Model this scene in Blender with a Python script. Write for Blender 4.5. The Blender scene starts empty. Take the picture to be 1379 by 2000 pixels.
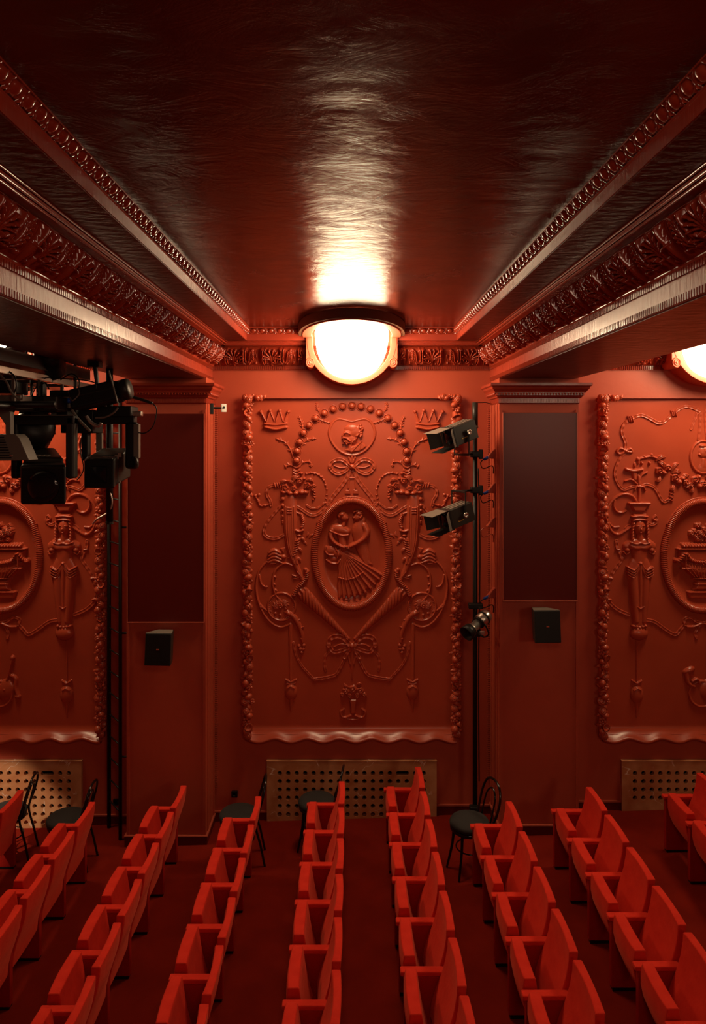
import bpy, math, random
import numpy as np
from mathutils import Vector, Matrix
random.seed(7)
C = bpy.context.scene.collection
PI = math.pi
# ------------------------------------------------------------------ camera / frame
F, CX, CY, S = 1363.0, 687.0, 856.0, 165.0        # focal px, vanishing point, px per metre on the relief wall
CAMZ, D = 4.48, 8.26
cam = bpy.data.cameras.new('camera'); camo = bpy.data.objects.new('camera', cam); C.objects.link(camo)
camo.location = (0, -D, CAMZ); camo.rotation_euler = (PI/2, 0, 0)
cam.sensor_fit = 'VERTICAL'; cam.sensor_height = 36; cam.lens = 36*F/2000
cam.shift_x = (689.5-CX)/2000; cam.shift_y = -(1000-CY)/2000
cam.clip_start = .05
bpy.context.scene.camera = camo
# ------------------------------------------------------------------ world / exposure
w = bpy.data.worlds.new('world'); bpy.context.scene.world = w; w.use_nodes = True
w.node_tree.nodes['Background'].inputs[0].default_value = (.02, .006, .004, 1)
w.node_tree.nodes['Background'].inputs[1].default_value = .2
vs = bpy.context.scene.view_settings
vs.view_transform = 'Standard'; vs.look = 'None'; vs.gamma = 1; vs.exposure = 0.0; vs.use_curve_mapping = False
LAMP = 26.0            # radiance of the wall lamps' glass
LAMPCOL = (1, .74, .45)
def spot(name, loc, target, power, size, col=(1, .8, .6), r=.08, blend=.6):
    l = bpy.data.lights.new(name, 'SPOT'); l.energy = power; l.spot_size = size; l.color = col
    l.shadow_soft_size = r; l.spot_blend = blend
    o = bpy.data.objects.new(name, l); C.objects.link(o); o.location = loc
    o.rotation_euler = (Vector(target)-Vector(loc)).to_track_quat('-Z', 'Y').to_euler()
    return o
def area(name, loc, target, power, size, col=(1, .8, .6)):
    l = bpy.data.lights.new(name, 'AREA'); l.energy = power; l.size = size; l.color = col
    o = bpy.data.objects.new(name, l); C.objects.link(o); o.location = loc
    o.rotation_euler = (Vector(target)-Vector(loc)).to_track_quat('-Z', 'Y').to_euler()
    return o
spot('stage_spot', (-6.6, -4.4, 4.6), (-4.18, -.4, .15), 1300, math.radians(13), blend=.35)
area('unseen_light', (5.4, -12.4, 5.2), (2.1, -.5, 4.0), 55, 1.1, (1, .75, .5))  # unseen source behind the camera, inferred from the right board's sheen
area('unseen_light', (1.0, -11.5, 5.2), (0.6, -4.0, .8), 14, 1.6, (1, .62, .42))  # fill added from behind the camera, no fixture there
area('unseen_light', (.4, -7.6, 5.6), (.3, -6.0, 0), 38, 1.2, (1, .62, .42))  # added out of view to brighten the seat tops, no fixture

def P(px, py, d):      # the point seen at pixel (px, py) at depth d
    return Vector(((px-CX)*d/F, -D+d, CAMZ+(CY-py)*d/F))
def ground(x): return .0287*x
# ------------------------------------------------------------------ materials
def mat(name, col, rough=.5, metal=0, spec=.5, noise=None, bump=None, coat=0, sheen=0, emit=None, stretch=None):
    m = bpy.data.materials.new(name); m.use_nodes = True; nt = m.node_tree; b = nt.nodes['Principled BSDF']
    b.inputs['Base Color'].default_value = (*col, 1); b.inputs['Roughness'].default_value = rough
    b.inputs['Metallic'].default_value = metal; b.inputs['Specular IOR Level'].default_value = spec
    if coat: b.inputs['Coat Weight'].default_value = coat; b.inputs['Coat Roughness'].default_value = .12
    if sheen: b.inputs['Sheen Weight'].default_value = sheen; b.inputs['Sheen Roughness'].default_value = .4; b.inputs['Sheen Tint'].default_value = (1, .25, .15, 1)
    if emit:
        b.inputs['Emission Color'].default_value = (*emit[0], 1); b.inputs['Emission Strength'].default_value = emit[1]
    tc = nt.nodes.new('ShaderNodeTexCoord'); src = tc.outputs['Object']
    if stretch:
        mp = nt.nodes.new('ShaderNodeMapping'); mp.inputs['Scale'].default_value = stretch; nt.links.new(src, mp.inputs[0]); src = mp.outputs[0]
    if noise:          # (scale, colour2, amount)
        n = nt.nodes.new('ShaderNodeTexNoise'); n.inputs['Scale'].default_value = noise[0]; n.inputs['Detail'].default_value = 6
        nt.links.new(src, n.inputs['Vector'])
        r = nt.nodes.new('ShaderNodeValToRGB'); r.color_ramp.elements[0].position = .5-noise[2]; r.color_ramp.elements[1].position = .5+noise[2]
        r.color_ramp.elements[0].color = (*col, 1); r.color_ramp.elements[1].color = (*noise[1], 1)
        nt.links.new(n.outputs['Fac'], r.inputs[0]); nt.links.new(r.outputs[0], b.inputs['Base Color'])
    if bump:           # (scale, strength, distance)
        n = nt.nodes.new('ShaderNodeTexNoise'); n.inputs['Scale'].default_value = bump[0]; n.inputs['Detail'].default_value = 5
        nt.links.new(src, n.inputs['Vector'])
        bp = nt.nodes.new('ShaderNodeBump'); bp.inputs['Strength'].default_value = bump[1]; bp.inputs['Distance'].default_value = bump[2]
        nt.links.new(n.outputs['Fac'], bp.inputs['Height']); nt.links.new(bp.outputs[0], b.inputs['Normal'])
    return m
M = {}
M['wall'] = mat('red_wall_paint', (.42, .060, .026), .5, noise=(1.6, (.50, .082, .036), .3), bump=(14, .15, .01))
M['relief'] = mat('red_relief_paint', (.42, .062, .027), .27, noise=(2.2, (.50, .082, .036), .3), bump=(60, .08, .004))
M['cornice'] = mat('red_lacquer', (.30, .034, .014), .15, spec=.65, bump=(30, .12, .006))
M['fascia'] = mat('red_satin_lacquer', (.40, .05, .022), .27, spec=.75, noise=(5, (.34, .035, .015), .25), bump=(7, .2, .01), stretch=(1, 6, 1))
M['ceiling'] = mat('dark_red_ceiling_lacquer', (.15, .015, .007), .24, spec=.32, noise=(2.5, (.10, .010, .005), .3))
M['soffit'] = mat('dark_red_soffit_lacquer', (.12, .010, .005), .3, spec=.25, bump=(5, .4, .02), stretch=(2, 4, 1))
M['board'] = mat('maroon_satin_board', (.13, .011, .007), .33, spec=.4)
M['edge'] = mat('maroon_metal_edge', (.45, .09, .05), .3)
M['velvet'] = mat('red_velvet', (.66, .032, .015), .85, spec=.1, noise=(9, (.54, .020, .010), .25), bump=(25, .35, .008), sheen=.25)
M['velvet2'] = mat('red_carpet_cladding', (.36, .014, .008), .95, spec=.05, bump=(60, .4, .004))
M['carpet'] = mat('dark_red_carpet', (.15, .010, .005), .95, spec=.03, noise=(3, (.21, .014, .006), .25), bump=(120, .5, .004))
M['black'] = mat('black_metal', (.009, .008, .007), .45, spec=.3)
M['blackgloss'] = mat('black_lacquered_wood', (.008, .007, .006), .15)
M['fabric'] = mat('black_seat_fabric', (.018, .015, .013), .9, bump=(90, .3, .003))
M['darkgrey'] = mat('dark_grey_metal', (.022, .019, .015), .42, spec=.35)
M['grey'] = mat('grey_painted_metal', (.15, .125, .10), .4)
M['silver'] = mat('silver_aluminium', (.6, .55, .48), .3, metal=.9)
M['lens'] = mat('dark_glass_lens', (.01, .01, .012), .08)
M['blue'] = mat('blue_plastic', (.01, .06, .35), .4)
M['gold'] = mat('gold_print', (.6, .35, .06), .4)
M['white'] = mat('white_plastic', (.8, .76, .68), .4)
M['dark'] = mat('cavity_shade', (.01, .005, .004), .9)
M['lampplaster'] = mat('pale_red_lamp_plaster', (.45, .085, .04), .5, bump=(30, .05, .004))
M['skirt_shade'] = mat('shaded_lamp_plaster', (.15, .065, .035), .6, spec=.2)  # backlit outer side of the lamp plaster, its shade put into the brown
M['glass'] = mat('glowing_opal_glass', (.9, .85, .75), .4, emit=(LAMPCOL, LAMP))
def trowel(m):           # overlapping brush and trowel strokes in the lacquer of the ceiling
    nt = m.node_tree; b = nt.nodes['Principled BSDF']; tc = nt.nodes.new('ShaderNodeTexCoord'); prev = None
    for sc, dist, st, amt in ((3.0, 2.6, (1, 1.5, 1), .020), (11, 1.8, (1, 1.2, 1), .006), (1.2, .8, (1, 1, 1), .02)):
        mp = nt.nodes.new('ShaderNodeMapping'); mp.inputs['Scale'].default_value = st; mp.inputs['Rotation'].default_value = (0, 0, sc*.4)
        nt.links.new(tc.outputs['Object'], mp.inputs[0])
        n = nt.nodes.new('ShaderNodeTexNoise'); n.inputs['Scale'].default_value = sc; n.inputs['Detail'].default_value = 9; n.inputs['Distortion'].default_value = dist; n.inputs['Roughness'].default_value = .62
        nt.links.new(mp.outputs[0], n.inputs['Vector'])
        bp = nt.nodes.new('ShaderNodeBump'); bp.inputs['Strength'].default_value = .2; bp.inputs['Distance'].default_value = amt
        nt.links.new(n.outputs['Fac'], bp.inputs['Height'])
        if prev: nt.links.new(prev.outputs[0], bp.inputs['Normal'])
        prev = bp
    nt.links.new(prev.outputs[0], b.inputs['Normal'])
    r = nt.nodes.new('ShaderNodeMapRange'); r.inputs[1].default_value = .35; r.inputs[2].default_value = .65; r.inputs[3].default_value = .15; r.inputs[4].default_value = .28
    nt.links.new(n.outputs['Fac'], r.inputs[0]); nt.links.new(r.outputs[0], b.inputs['Roughness'])
trowel(M['ceiling'])
def marble():
    m = mat('brown_red_marble', (.5, .2, .09), .25); nt = m.node_tree; b = nt.nodes['Principled BSDF']
    tc = nt.nodes.new('ShaderNodeTexCoord'); n = nt.nodes.new('ShaderNodeTexNoise'); n.inputs['Scale'].default_value = 3.5; n.inputs['Detail'].default_value = 8; n.inputs['Distortion'].default_value = .6
    nt.links.new(tc.outputs['Object'], n.inputs['Vector'])
    r = nt.nodes.new('ShaderNodeValToRGB'); e = r.color_ramp.elements
    e[0].position = .3; e[0].color = (.42, .14, .05, 1); e[1].position = .75; e[1].color = (.66, .34, .16, 1)
    nt.links.new(n.outputs['Fac'], r.inputs[0])
    n2 = nt.nodes.new('ShaderNodeTexNoise'); n2.inputs['Scale'].default_value = 2.2; n2.inputs['Detail'].default_value = 3; n2.inputs['Distortion'].default_value = 1.2
    nt.links.new(tc.outputs['Object'], n2.inputs['Vector'])
    r2 = nt.nodes.new('ShaderNodeValToRGB'); e = r2.color_ramp.elements
    e[0].position = .493; e[0].color = (0, 0, 0, 1); e[1].position = .5; e[1].color = (1, 1, 1, 1)
    x = r2.color_ramp.elements.new(.507); x.color = (0, 0, 0, 1)
    nt.links.new(n2.outputs['Fac'], r2.inputs[0])
    n3 = nt.nodes.new('ShaderNodeTexNoise'); n3.inputs['Scale'].default_value = 4; nt.links.new(tc.outputs['Object'], n3.inputs['Vector'])
    r3 = nt.nodes.new('ShaderNodeValToRGB'); r3.color_ramp.elements[0].position = .5; r3.color_ramp.elements[1].position = .62
    nt.links.new(n3.outputs['Fac'], r3.inputs[0])
    mu = nt.nodes.new('ShaderNodeMath'); mu.operation = 'MULTIPLY'; nt.links.new(r2.outputs[0], mu.inputs[0]); nt.links.new(r3.outputs[0], mu.inputs[1])
    mx = nt.nodes.new('ShaderNodeMixRGB'); mx.inputs[2].default_value = (.95, .85, .7, 1)
    nt.links.new(mu.outputs[0], mx.inputs[0]); nt.links.new(r.outputs[0], mx.inputs[1]); nt.links.new(mx.outputs[0], b.inputs['Base Color'])
    return m
M['marble'] = marble()
# ------------------------------------------------------------------ mesh helpers
class MB:
    def __init__(s): s.v = []; s.f = []
    def add(s, vs, fs):
        n = len(s.v); s.v += [tuple(p) for p in vs]; s.f += [tuple(i+n for i in f) for f in fs]; return s
    def box(s, c, d, m=None):
        x, y, z = d[0]/2, d[1]/2, d[2]/2
        vs = [Vector((a*x, b*y, e*z)) for a in (-1, 1) for b in (-1, 1) for e in (-1, 1)]
        if m is not None: vs = [m @ p for p in vs]
        vs = [p+Vector(c) for p in vs]
        return s.add(vs, [(0, 1, 3, 2), (4, 6, 7, 5), (0, 4, 5, 1), (2, 3, 7, 6), (0, 2, 6, 4), (1, 5, 7, 3)])
    def bb(s, a, b):
        return s.box([(a[i]+b[i])/2 for i in range(3)], [abs(a[i]-b[i]) for i in range(3)])
    def hexa(s, q):          # 8 corners: bottom 4, top 4
        return s.add(q, [(3, 2, 1, 0), (4, 5, 6, 7), (0, 1, 5, 4), (1, 2, 6, 5), (2, 3, 7, 6), (3, 0, 4, 7)])
    def prism(s, poly, f):   # poly of 2-D points; f(p, k) -> 3-D point for k = 0 and 1
        n = len(poly)
        vs = [f(p, 0) for p in poly]+[f(p, 1) for p in poly]
        return s.add(vs, [tuple(range(n))[::-1], tuple(range(n, 2*n))]+[(i, (i+1) % n, n+(i+1) % n, n+i) for i in range(n)])
    def tube(s, pts, r, n=8, closed=False, caps=True):
        pts = [Vector(p) for p in pts]; k = len(pts); rr = r if isinstance(r, (list, tuple)) else [r]*k
        vs = []; up = None
        for i, p in enumerate(pts):
            if closed: t = pts[(i+1) % k]-pts[i-1]
            else: t = pts[min(i+1, k-1)]-pts[max(i-1, 0)]
            t.normalize()
            if up is None:
                up = Vector((0, 0, 1)) if abs(t.z) < .9 else Vector((1, 0, 0))
            a = (up-t*up.dot(t)).normalized(); up = a; b = t.cross(a)
            vs += [p+(a*math.cos(j*2*PI/n)+b*math.sin(j*2*PI/n))*rr[i] for j in range(n)]
        fs = []
        for i in range(k if closed else k-1):
            A, B = i*n, ((i+1) % k)*n
            fs += [(A+j, A+(j+1) % n, B+(j+1) % n, B+j) for j in range(n)]
        if caps and not closed: fs += [tuple(range(n))[::-1], tuple(range((k-1)*n, k*n))]
        return s.add(vs, fs)
    def lathe(s, prof, n=16, c=(0, 0, 0), m=None, sx=1, sy=1, a0=0, a1=2*PI):   # prof (r, z)
        vs = []; full = abs(a1-a0-2*PI) < 1e-6; nn = n if full else n+1
        for r, z in prof:
            for j in range(nn):
                a = a0+(a1-a0)*j/n; q = Vector((r*math.cos(a)*sx, r*math.sin(a)*sy, z))
                if m is not None: q = m @ q
                vs.append(q+Vector(c))
        fs = []
        for i in range(len(prof)-1):
            for j in range(n): fs.append((i*nn+j, i*nn+(j+1) % nn, (i+1)*nn+(j+1) % nn, (i+1)*nn+j))
        if full: fs += [tuple(range(nn))[::-1], tuple(range((len(prof)-1)*nn, len(prof)*nn))]
        return s.add(vs, fs)
    def ball(s, c, r, n=8, k=5, m=None):
        r = r if isinstance(r, (tuple, list)) else (r, r, r)
        prof = [(max(math.sin(PI*i/k), .02), -math.cos(PI*i/k)) for i in range(k+1)]
        mm = Matrix.Diagonal((r[0], r[1], r[2]))
        if m is not None: mm = m @ mm
        return s.lathe(prof, n, c, mm)
def smooth_mesh(me, flag=True):
    me.polygons.foreach_set('use_smooth', [flag]*len(me.polygons))
def obj(name, mb, material, parent=None, smooth=False, bevel=0, kind=None, label=None, seg=2):
    me = bpy.data.meshes.new(name); me.from_pydata(mb.v, [], mb.f); me.update()
    if smooth: smooth_mesh(me)
    me.materials.append(M[material] if isinstance(material, str) else material)
    o = bpy.data.objects.new(name, me); C.objects.link(o)
    if parent: o.parent = parent
    if bevel:
        b = o.modifiers.new('bevel', 'BEVEL'); b.width = bevel; b.segments = seg; b.limit_method = 'ANGLE'; b.angle_limit = math.radians(35)
        smooth_mesh(me)
        try: me.set_sharp_from_angle(angle=math.radians(180))
        except Exception: pass
        wn = o.modifiers.new('normals', 'WEIGHTED_NORMAL'); wn.keep_sharp = True
    if kind: o['kind'] = kind
    if label: o['label'] = label
    return o
def thing(name, label, cat, loc=(0, 0, 0), rz=0, group=None):
    o = bpy.data.objects.new(name, None); C.objects.link(o); o.location = loc; o.rotation_euler = (0, 0, rz)
    o['label'] = label; o['category'] = cat
    if group: o['group'] = group
    o.empty_display_size = .1
    return o
def share(name, src, parent, loc=(0, 0, 0), rot=(0, 0, 0), sc=(1, 1, 1)):
    o = bpy.data.objects.new(name, src); C.objects.link(o); o.parent = parent
    o.location = loc; o.rotation_euler = rot; o.scale = sc
    return o
def dup(root, loc, rz=None, label=None, group=None):
    r = root.copy(); C.objects.link(r); r.location = loc
    if rz is not None: r.rotation_euler = (0, 0, rz)
    if label: r['label'] = label
    if group: r['group'] = group
    for ch in list(root.children):
        c = ch.copy(); C.objects.link(c); c.parent = r
        for g in list(ch.children):
            d = g.copy(); C.objects.link(d); d.parent = c
    return r
# ------------------------------------------------------------------ relief height fields
def catmull(pts, n=6, closed=False):
    pts = [tuple(p) for p in pts]; k = len(pts); out = []
    if k < 3: return pts
    dim = len(pts[0]); rng = range(k if closed else k-1)
    for i in rng:
        if closed: p = [pts[(i+j) % k] for j in (-1, 0, 1, 2)]
        else: p = [pts[max(0, min(k-1, i+j))] for j in (-1, 0, 1, 2)]
        for q in range(n):
            t = q/n
            out.append(tuple(.5*((2*p[1][d])+(-p[0][d]+p[2][d])*t+(2*p[0][d]-5*p[1][d]+4*p[2][d]-p[3][d])*t*t+(-p[0][d]+3*p[1][d]-3*p[2][d]+p[3][d])*t**3) for d in range(dim)))
    if not closed: out.append(pts[-1])
    return out
class HF:
    """relief drawn on a grid: px units of the photograph's wall plane, heights in px too"""
    def __init__(s, x0, y0, x1, y1, res=.7):
        s.xs = np.arange(x0, x1+res, res); s.ys = np.arange(y0, y1+res, res); s.X, s.Y = np.meshgrid(s.xs, s.ys)
        s.H = np.zeros_like(s.X); s.res = res; s.x0 = x0; s.y0 = y0
    def win(s, xa, ya, xb, yb):
        i0 = max(0, int((xa-s.x0)/s.res)); i1 = min(len(s.xs), int((xb-s.x0)/s.res)+2)
        j0 = max(0, int((ya-s.y0)/s.res)); j1 = min(len(s.ys), int((yb-s.y0)/s.res)+2)
        return slice(j0, max(j0, j1)), slice(i0, max(i0, i1))
    def stroke(s, pts, r=3, h=3, prof='round', tw=0, smooth=True, closed=False, base=0, amp=.3, taper=False):
        pts = [(p[0], p[1], p[2] if len(p) > 2 else r, p[3] if len(p) > 3 else h) for p in pts]
        if smooth: pts = catmull(pts, 6, closed)
        if closed: pts = pts+[pts[0]]
        L = sum(math.hypot(pts[i+1][0]-pts[i][0], pts[i+1][1]-pts[i][1]) for i in range(len(pts)-1)) or 1
        acc = 0; RM = max(p[2] for p in pts)+1
        wn = s.win(min(p[0] for p in pts)-RM, min(p[1] for p in pts)-RM, max(p[0] for p in pts)+RM, max(p[1] for p in pts)+RM)
        X, Y = s.X[wn], s.Y[wn]
        if X.size == 0: return s
        Q = np.full(X.shape, 9.); HH = np.zeros(X.shape); SS = np.zeros(X.shape); SG = np.zeros(X.shape); RR = np.ones(X.shape)
        oj, oi = wn[0].start, wn[1].start
        for i in range(len(pts)-1):
            a, b = pts[i], pts[i+1]; R = max(a[2], b[2])+.5
            sl = s.win(min(a[0], b[0])-R, min(a[1], b[1])-R, max(a[0], b[0])+R, max(a[1], b[1])+R)
            sl = (slice(max(0, sl[0].start-oj), max(0, sl[0].stop-oj)), slice(max(0, sl[1].start-oi), max(0, sl[1].stop-oi)))
            x, y = X[sl], Y[sl]
            dx, dy = b[0]-a[0], b[1]-a[1]; l = math.hypot(dx, dy) or 1e-6
            if x.size:
                t = np.clip(((x-a[0])*dx+(y-a[1])*dy)/(l*l), 0, 1)
                d = np.hypot(x-a[0]-t*dx, y-a[1]-t*dy); rr = a[2]+(b[2]-a[2])*t
                q = d/np.maximum(rr, .3); up = q < Q[sl]
                Q[sl] = np.where(up, q, Q[sl]); HH[sl] = np.where(up, a[3]+(b[3]-a[3])*t, HH[sl]); RR[sl] = np.where(up, rr, RR[sl])
                SS[sl] = np.where(up, acc+l*t, SS[sl]); SG[sl] = np.where(up, ((x-a[0])*dy-(y-a[1])*dx)/l, SG[sl])
            acc += l
        q = np.clip(Q, 0, 1)
        if prof == 'round': v = HH*np.sqrt(1-q*q)
        elif prof == 'ribbon': v = HH*np.clip(.45+.55*q**3+.12*np.sin(SS*.55), 0, 1.1)*np.clip((1-q)*6, 0, 1)
        elif prof == 'flat': v = HH*np.clip((1-q)*RR/1.2, 0, 1)
        elif prof == 'leaf': v = HH*np.clip((1-q)*4, 0, 1)*(.5+.4*q)+HH*.35*np.clip(1-q*4, 0, 1)
        else: v = HH*(1-q)
        if tw: v = v*(1+amp*np.sin(2*PI*(SS/tw+.12*SG)))
        v = np.where(Q < 1, v+base, 0)
        s.H[wn] = np.maximum(s.H[wn], v)
        return s
    def blob(s, cx, cy, rx, ry=None, h=4, rot=0, base=0, pw=.5):
        ry = ry or rx; R = max(rx, ry)+1; sl = s.win(cx-R, cy-R, cx+R, cy+R); X, Y = s.X[sl]-cx, s.Y[sl]-cy
        c, n = math.cos(rot), math.sin(rot); u = (X*c+Y*n)/rx; v = (-X*n+Y*c)/ry; q = u*u+v*v
        s.H[sl] = np.maximum(s.H[sl], np.where(q < 1, base+h*np.clip(1-q, 0, 1)**pw, 0)); return s
    def rose(s, cx, cy, r, h=6, n=5):
        R = r+1; sl = s.win(cx-R, cy-R, cx+R, cy+R); X, Y = s.X[sl]-cx, s.Y[sl]-cy
        d = np.hypot(X, Y)/r; a = np.arctan2(Y, X)
        lob = 1-.16*np.abs(np.sin(a*n/2)); q = d/lob
        v = h*np.sqrt(np.clip(1-q*q, 0, 1))*(.72+.28*np.cos(q*11+a*1.0))
        s.H[sl] = np.maximum(s.H[sl], np.where(q < 1, v, 0)); return s
    def leaf(s, x0, y0, x1, y1, w=4, h=4, bend=.2):
        mx, my = (x0+x1)/2+(y1-y0)*bend, (y0+y1)/2-(x1-x0)*bend
        s.stroke([(x0, y0, w*.4, h*.6), (mx, my, w, h), (x1, y1, .5, h*.6)], prof='leaf'); return s
    def poly(s, pts, h=3, edge=1.5, base=0):       # filled polygon with bevelled rim
        P_ = np.array(pts, float); X, Y = s.X, s.Y; ins = np.zeros(X.shape, bool); dm = np.full(X.shape, 1e9)
        for i in range(len(P_)):
            a, b = P_[i], P_[(i+1) % len(P_)]
            c = ((a[1] > Y) != (b[1] > Y)); den = (b[1]-a[1]) if b[1] != a[1] else 1e-9
            ins ^= c & (X < (b[0]-a[0])*(Y-a[1])/den+a[0])
            dx, dy = b-a; l2 = dx*dx+dy*dy or 1e-9
            t = np.clip(((X-a[0])*dx+(Y-a[1])*dy)/l2, 0, 1); dm = np.minimum(dm, np.hypot(X-a[0]-t*dx, Y-a[1]-t*dy))
        v = base+h*np.clip(dm/edge, 0, 1)**.6
        s.H = np.maximum(s.H, np.where(ins, v, 0)); return s
    def blur(s, k=1):
        for _ in range(k):
            Hp = np.pad(s.H, 1, mode='edge')
            s.H = (Hp[1:-1, 1:-1]*4+Hp[:-2, 1:-1]+Hp[2:, 1:-1]+Hp[1:-1, :-2]+Hp[1:-1, 2:])/8
        return s
    def data(s, name, cx, cy, material='relief', thr=.06, mul=1.0):
        H = s.H; ny, nx = H.shape; m = H > thr
        cell = m[:-1, :-1] | m[1:, :-1] | m[:-1, 1:] | m[1:, 1:]
        use = np.zeros(H.shape, bool)
        use[:-1, :-1] |= cell; use[1:, :-1] |= cell; use[:-1, 1:] |= cell; use[1:, 1:] |= cell
        idx = np.full(H.shape, -1); idx[use] = np.arange(use.sum())
        co = np.stack([(s.X[use]-cx)/S, np.where(H[use] > thr, -H[use]*mul*.8/S, .004), (cy-s.Y[use])/S], 1)
        j, i = np.nonzero(cell)
        q = np.stack([idx[j, i], idx[j+1, i], idx[j+1, i+1], idx[j, i+1]], 1)
        me = bpy.data.meshes.new(name); n = len(q)
        me.vertices.add(len(co)); me.vertices.foreach_set('co', co.ravel())
        me.loops.add(n*4); me.loops.foreach_set('vertex_index', q.ravel())
        me.polygons.add(n); me.polygons.foreach_set('loop_start', np.arange(n)*4); me.polygons.foreach_set('use_smooth', np.ones(n, bool))
        me.update(calc_edges=True); me.validate(); me.materials.append(M[material])
        return me
# ================================================================== STRUCTURE
B = 2.08; HB = .44                       # beam / pilaster axis and half width
PITCH = 690/S
ZS = [('floor')]
mb = MB()
x0, x1, y0, y1 = -8.6, 8.6, -13.0, .5
mb.hexa([(x0, y0, ground(x0)-.1), (x1, y0, ground(x1)-.1), (x1, y1, ground(x1)-.1), (x0, y1, ground(x0)-.1),
         (x0, y0, ground(x0)), (x1, y0, ground(x1)), (x1, y1, ground(x1)), (x0, y1, ground(x0))])
obj('floor', mb, 'carpet', kind='structure')
ZC = 5.75
obj('ceiling', MB().bb((x0, y0, ZC), (x1, y1, ZC+.1)), 'ceiling', kind='structure')
obj('wall_left', MB().bb((x0, y0, -.4), (x0+.1, y1, ZC)), 'wall', kind='structure')
obj('wall_right', MB().bb((x1-.1, y0, -.1), (x1, y1, ZC)), 'wall', kind='structure')
obj('wall_front', MB().bb((x0, y0, -.4), (x1, y0+.1, ZC)), 'wall', kind='structure')
def zw(py): return CAMZ+(CY-py)/S
PT, PB = zw(778), zw(1434)               # panel recess top / bottom
HWP = 206/S
GT, GH = zw(1484), 165/S                 # grille top, half width
CEN = [-PITCH, 0, PITCH]
xs = sorted([x0, x1]+[c+s*h for c in CEN for s in (-1, 1) for h in (HWP, GH-.04)])
zs = [-.4, .03, GT-.03, PB, PT, ZC]
mb = MB(); vid = {}
def hole(xm, zm):
    for c in CEN:
        if abs(xm-c) < HWP and PB < zm < PT: return True
        if abs(xm-c) < GH-.04 and .03 < zm < GT-.03: return True
    return False
for i in range(len(xs)-1):
    for k in range(len(zs)-1):
        if hole((xs[i]+xs[i+1])/2, (zs[k]+zs[k+1])/2): continue
        mb.bb((xs[i], 0, zs[k]), (xs[i+1], .12, zs[k+1]))
obj('wall_back', mb, 'wall', kind='structure')
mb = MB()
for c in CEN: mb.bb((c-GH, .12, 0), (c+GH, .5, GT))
obj('trim_0', mb, 'dark', kind='structure')        # near-black blocks behind the marble fronts, colour standing in for the niches' shade

# ---- beams: cross-section (offset from axis, z)
prof = [(HB, 5.153), (HB, 5.31), (.46, 5.33), (.49, 5.50), (.49, 5.556), (.597, 5.556), (.612, 5.560), (.612, 5.568), (.60, 5.574), (.63, 5.580), (.63, 5.590), (.618, 5.596), (.645, 5.602), (.645, 5.606),
        (.873, 5.606), (.873, 5.672), (.880, 5.676), (.880, 5.735), (.912, 5.742), (.912, ZC)]
def beam(bx, ya, yb, n):
    poly = [(-o, z) for o, z in prof[::-1]]+[(o, z) for o, z in prof]
    m = MB().prism(poly, lambda p, k: (bx+p[0], (ya, yb)[k], p[1]))
    return obj('trim_%d' % n, m, 'fascia', kind='structure')
beams = [beam(-B, 0, -12.9, 1), beam(B, 0, -12.9, 2), beam(-3*B, 0, -12.9, 3), beam(3*B, 0, -12.9, 4)]
# wall cornice along the back wall in every bay
wprof = [(0.0, 5.30), (.02, 5.30), (.02, 5.335), (.035, 5.345), (.06, 5.5), (.06, 5.556), (.15, 5.556), (.165, 5.560), (.165, 5.568), (.155, 5.574), (.18, 5.580), (.18, 5.590), (.17, 5.596), (.195, 5.602), (.195, 5.606),
         (.24, 5.606), (.24, 5.672), (.247, 5.676), (.247, 5.735), (.28, 5.742), (.28, ZC), (0, ZC)]
mb = MB()
for c in CEN:
    for a, b in ((c-B+HB, c-.5), (c+.5, c+B-HB)):
        mb.prism(wprof, lambda p, k: ((a, b)[k], -p[0], p[1]))
obj('trim_5', mb, 'fascia', kind='structure')
# ribbed strips
mb = MB()
def ribs_x(m, xa, xb, y, za, zb, pitch=.024, t=.012):
    n = int((xb-xa)/pitch)
    for i in range(n):
        x = xa+(i+.5)*(xb-xa)/n; m.bb((x-pitch*.3, y-t, za), (x+pitch*.3, y, zb))
def ribs_y(m, ya, yb, x, sgn, za, zb, pitch=.026, t=.012):
    n = int(abs(yb-ya)/pitch)
    for i in range(n):
        y = ya+(i+.5)*(yb-ya)/n; m.bb((x, y-pitch*.3, za), (x+sgn*t, y+pitch*.3, zb))
for c in CEN:
    for a, b in ((c-B+HB+.01, c-.5), (c+.5, c+B-HB-.01)): ribs_x(mb, a, b, -.02, 5.288, 5.335)
obj('ribbed_strip', mb, 'cornice', bpy.data.objects['trim_5'], kind='stuff')
for bm_, sg, bx in ((beams[0], 1, -B), (beams[1], -1, B)):
    mb = MB()
    ribs_y(mb, -.02, -7.6, bx+sg*HB, sg, 5.285, 5.334); ribs_y(mb, -.02, -7.6, bx+sg*HB, sg, 5.155, 5.194)
    obj('ribbed_strip', mb, 'cornice', bm_, kind='stuff')
    mb = MB()
    for o_, z_, r_ in ((.606, 5.560, .007), (.622, 5.577, .009), (.640, 5.597, .007)): mb.tube([(bx+sg*o_, -.1, z_), (bx+sg*o_, -12.8, z_)], r_, 8)
    obj('bead_moulding', mb, 'cornice', bm_, smooth=True, kind='stuff')
    # soffit plate
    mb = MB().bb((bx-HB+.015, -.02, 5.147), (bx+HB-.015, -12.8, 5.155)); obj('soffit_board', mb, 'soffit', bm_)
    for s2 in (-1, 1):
        mb = MB().bb((bx+s2*.652, -.25, 5.600), (bx+s2*.868, -12.8, 5.607)); obj('soffit_board', mb, 'soffit', bm_)

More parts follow.
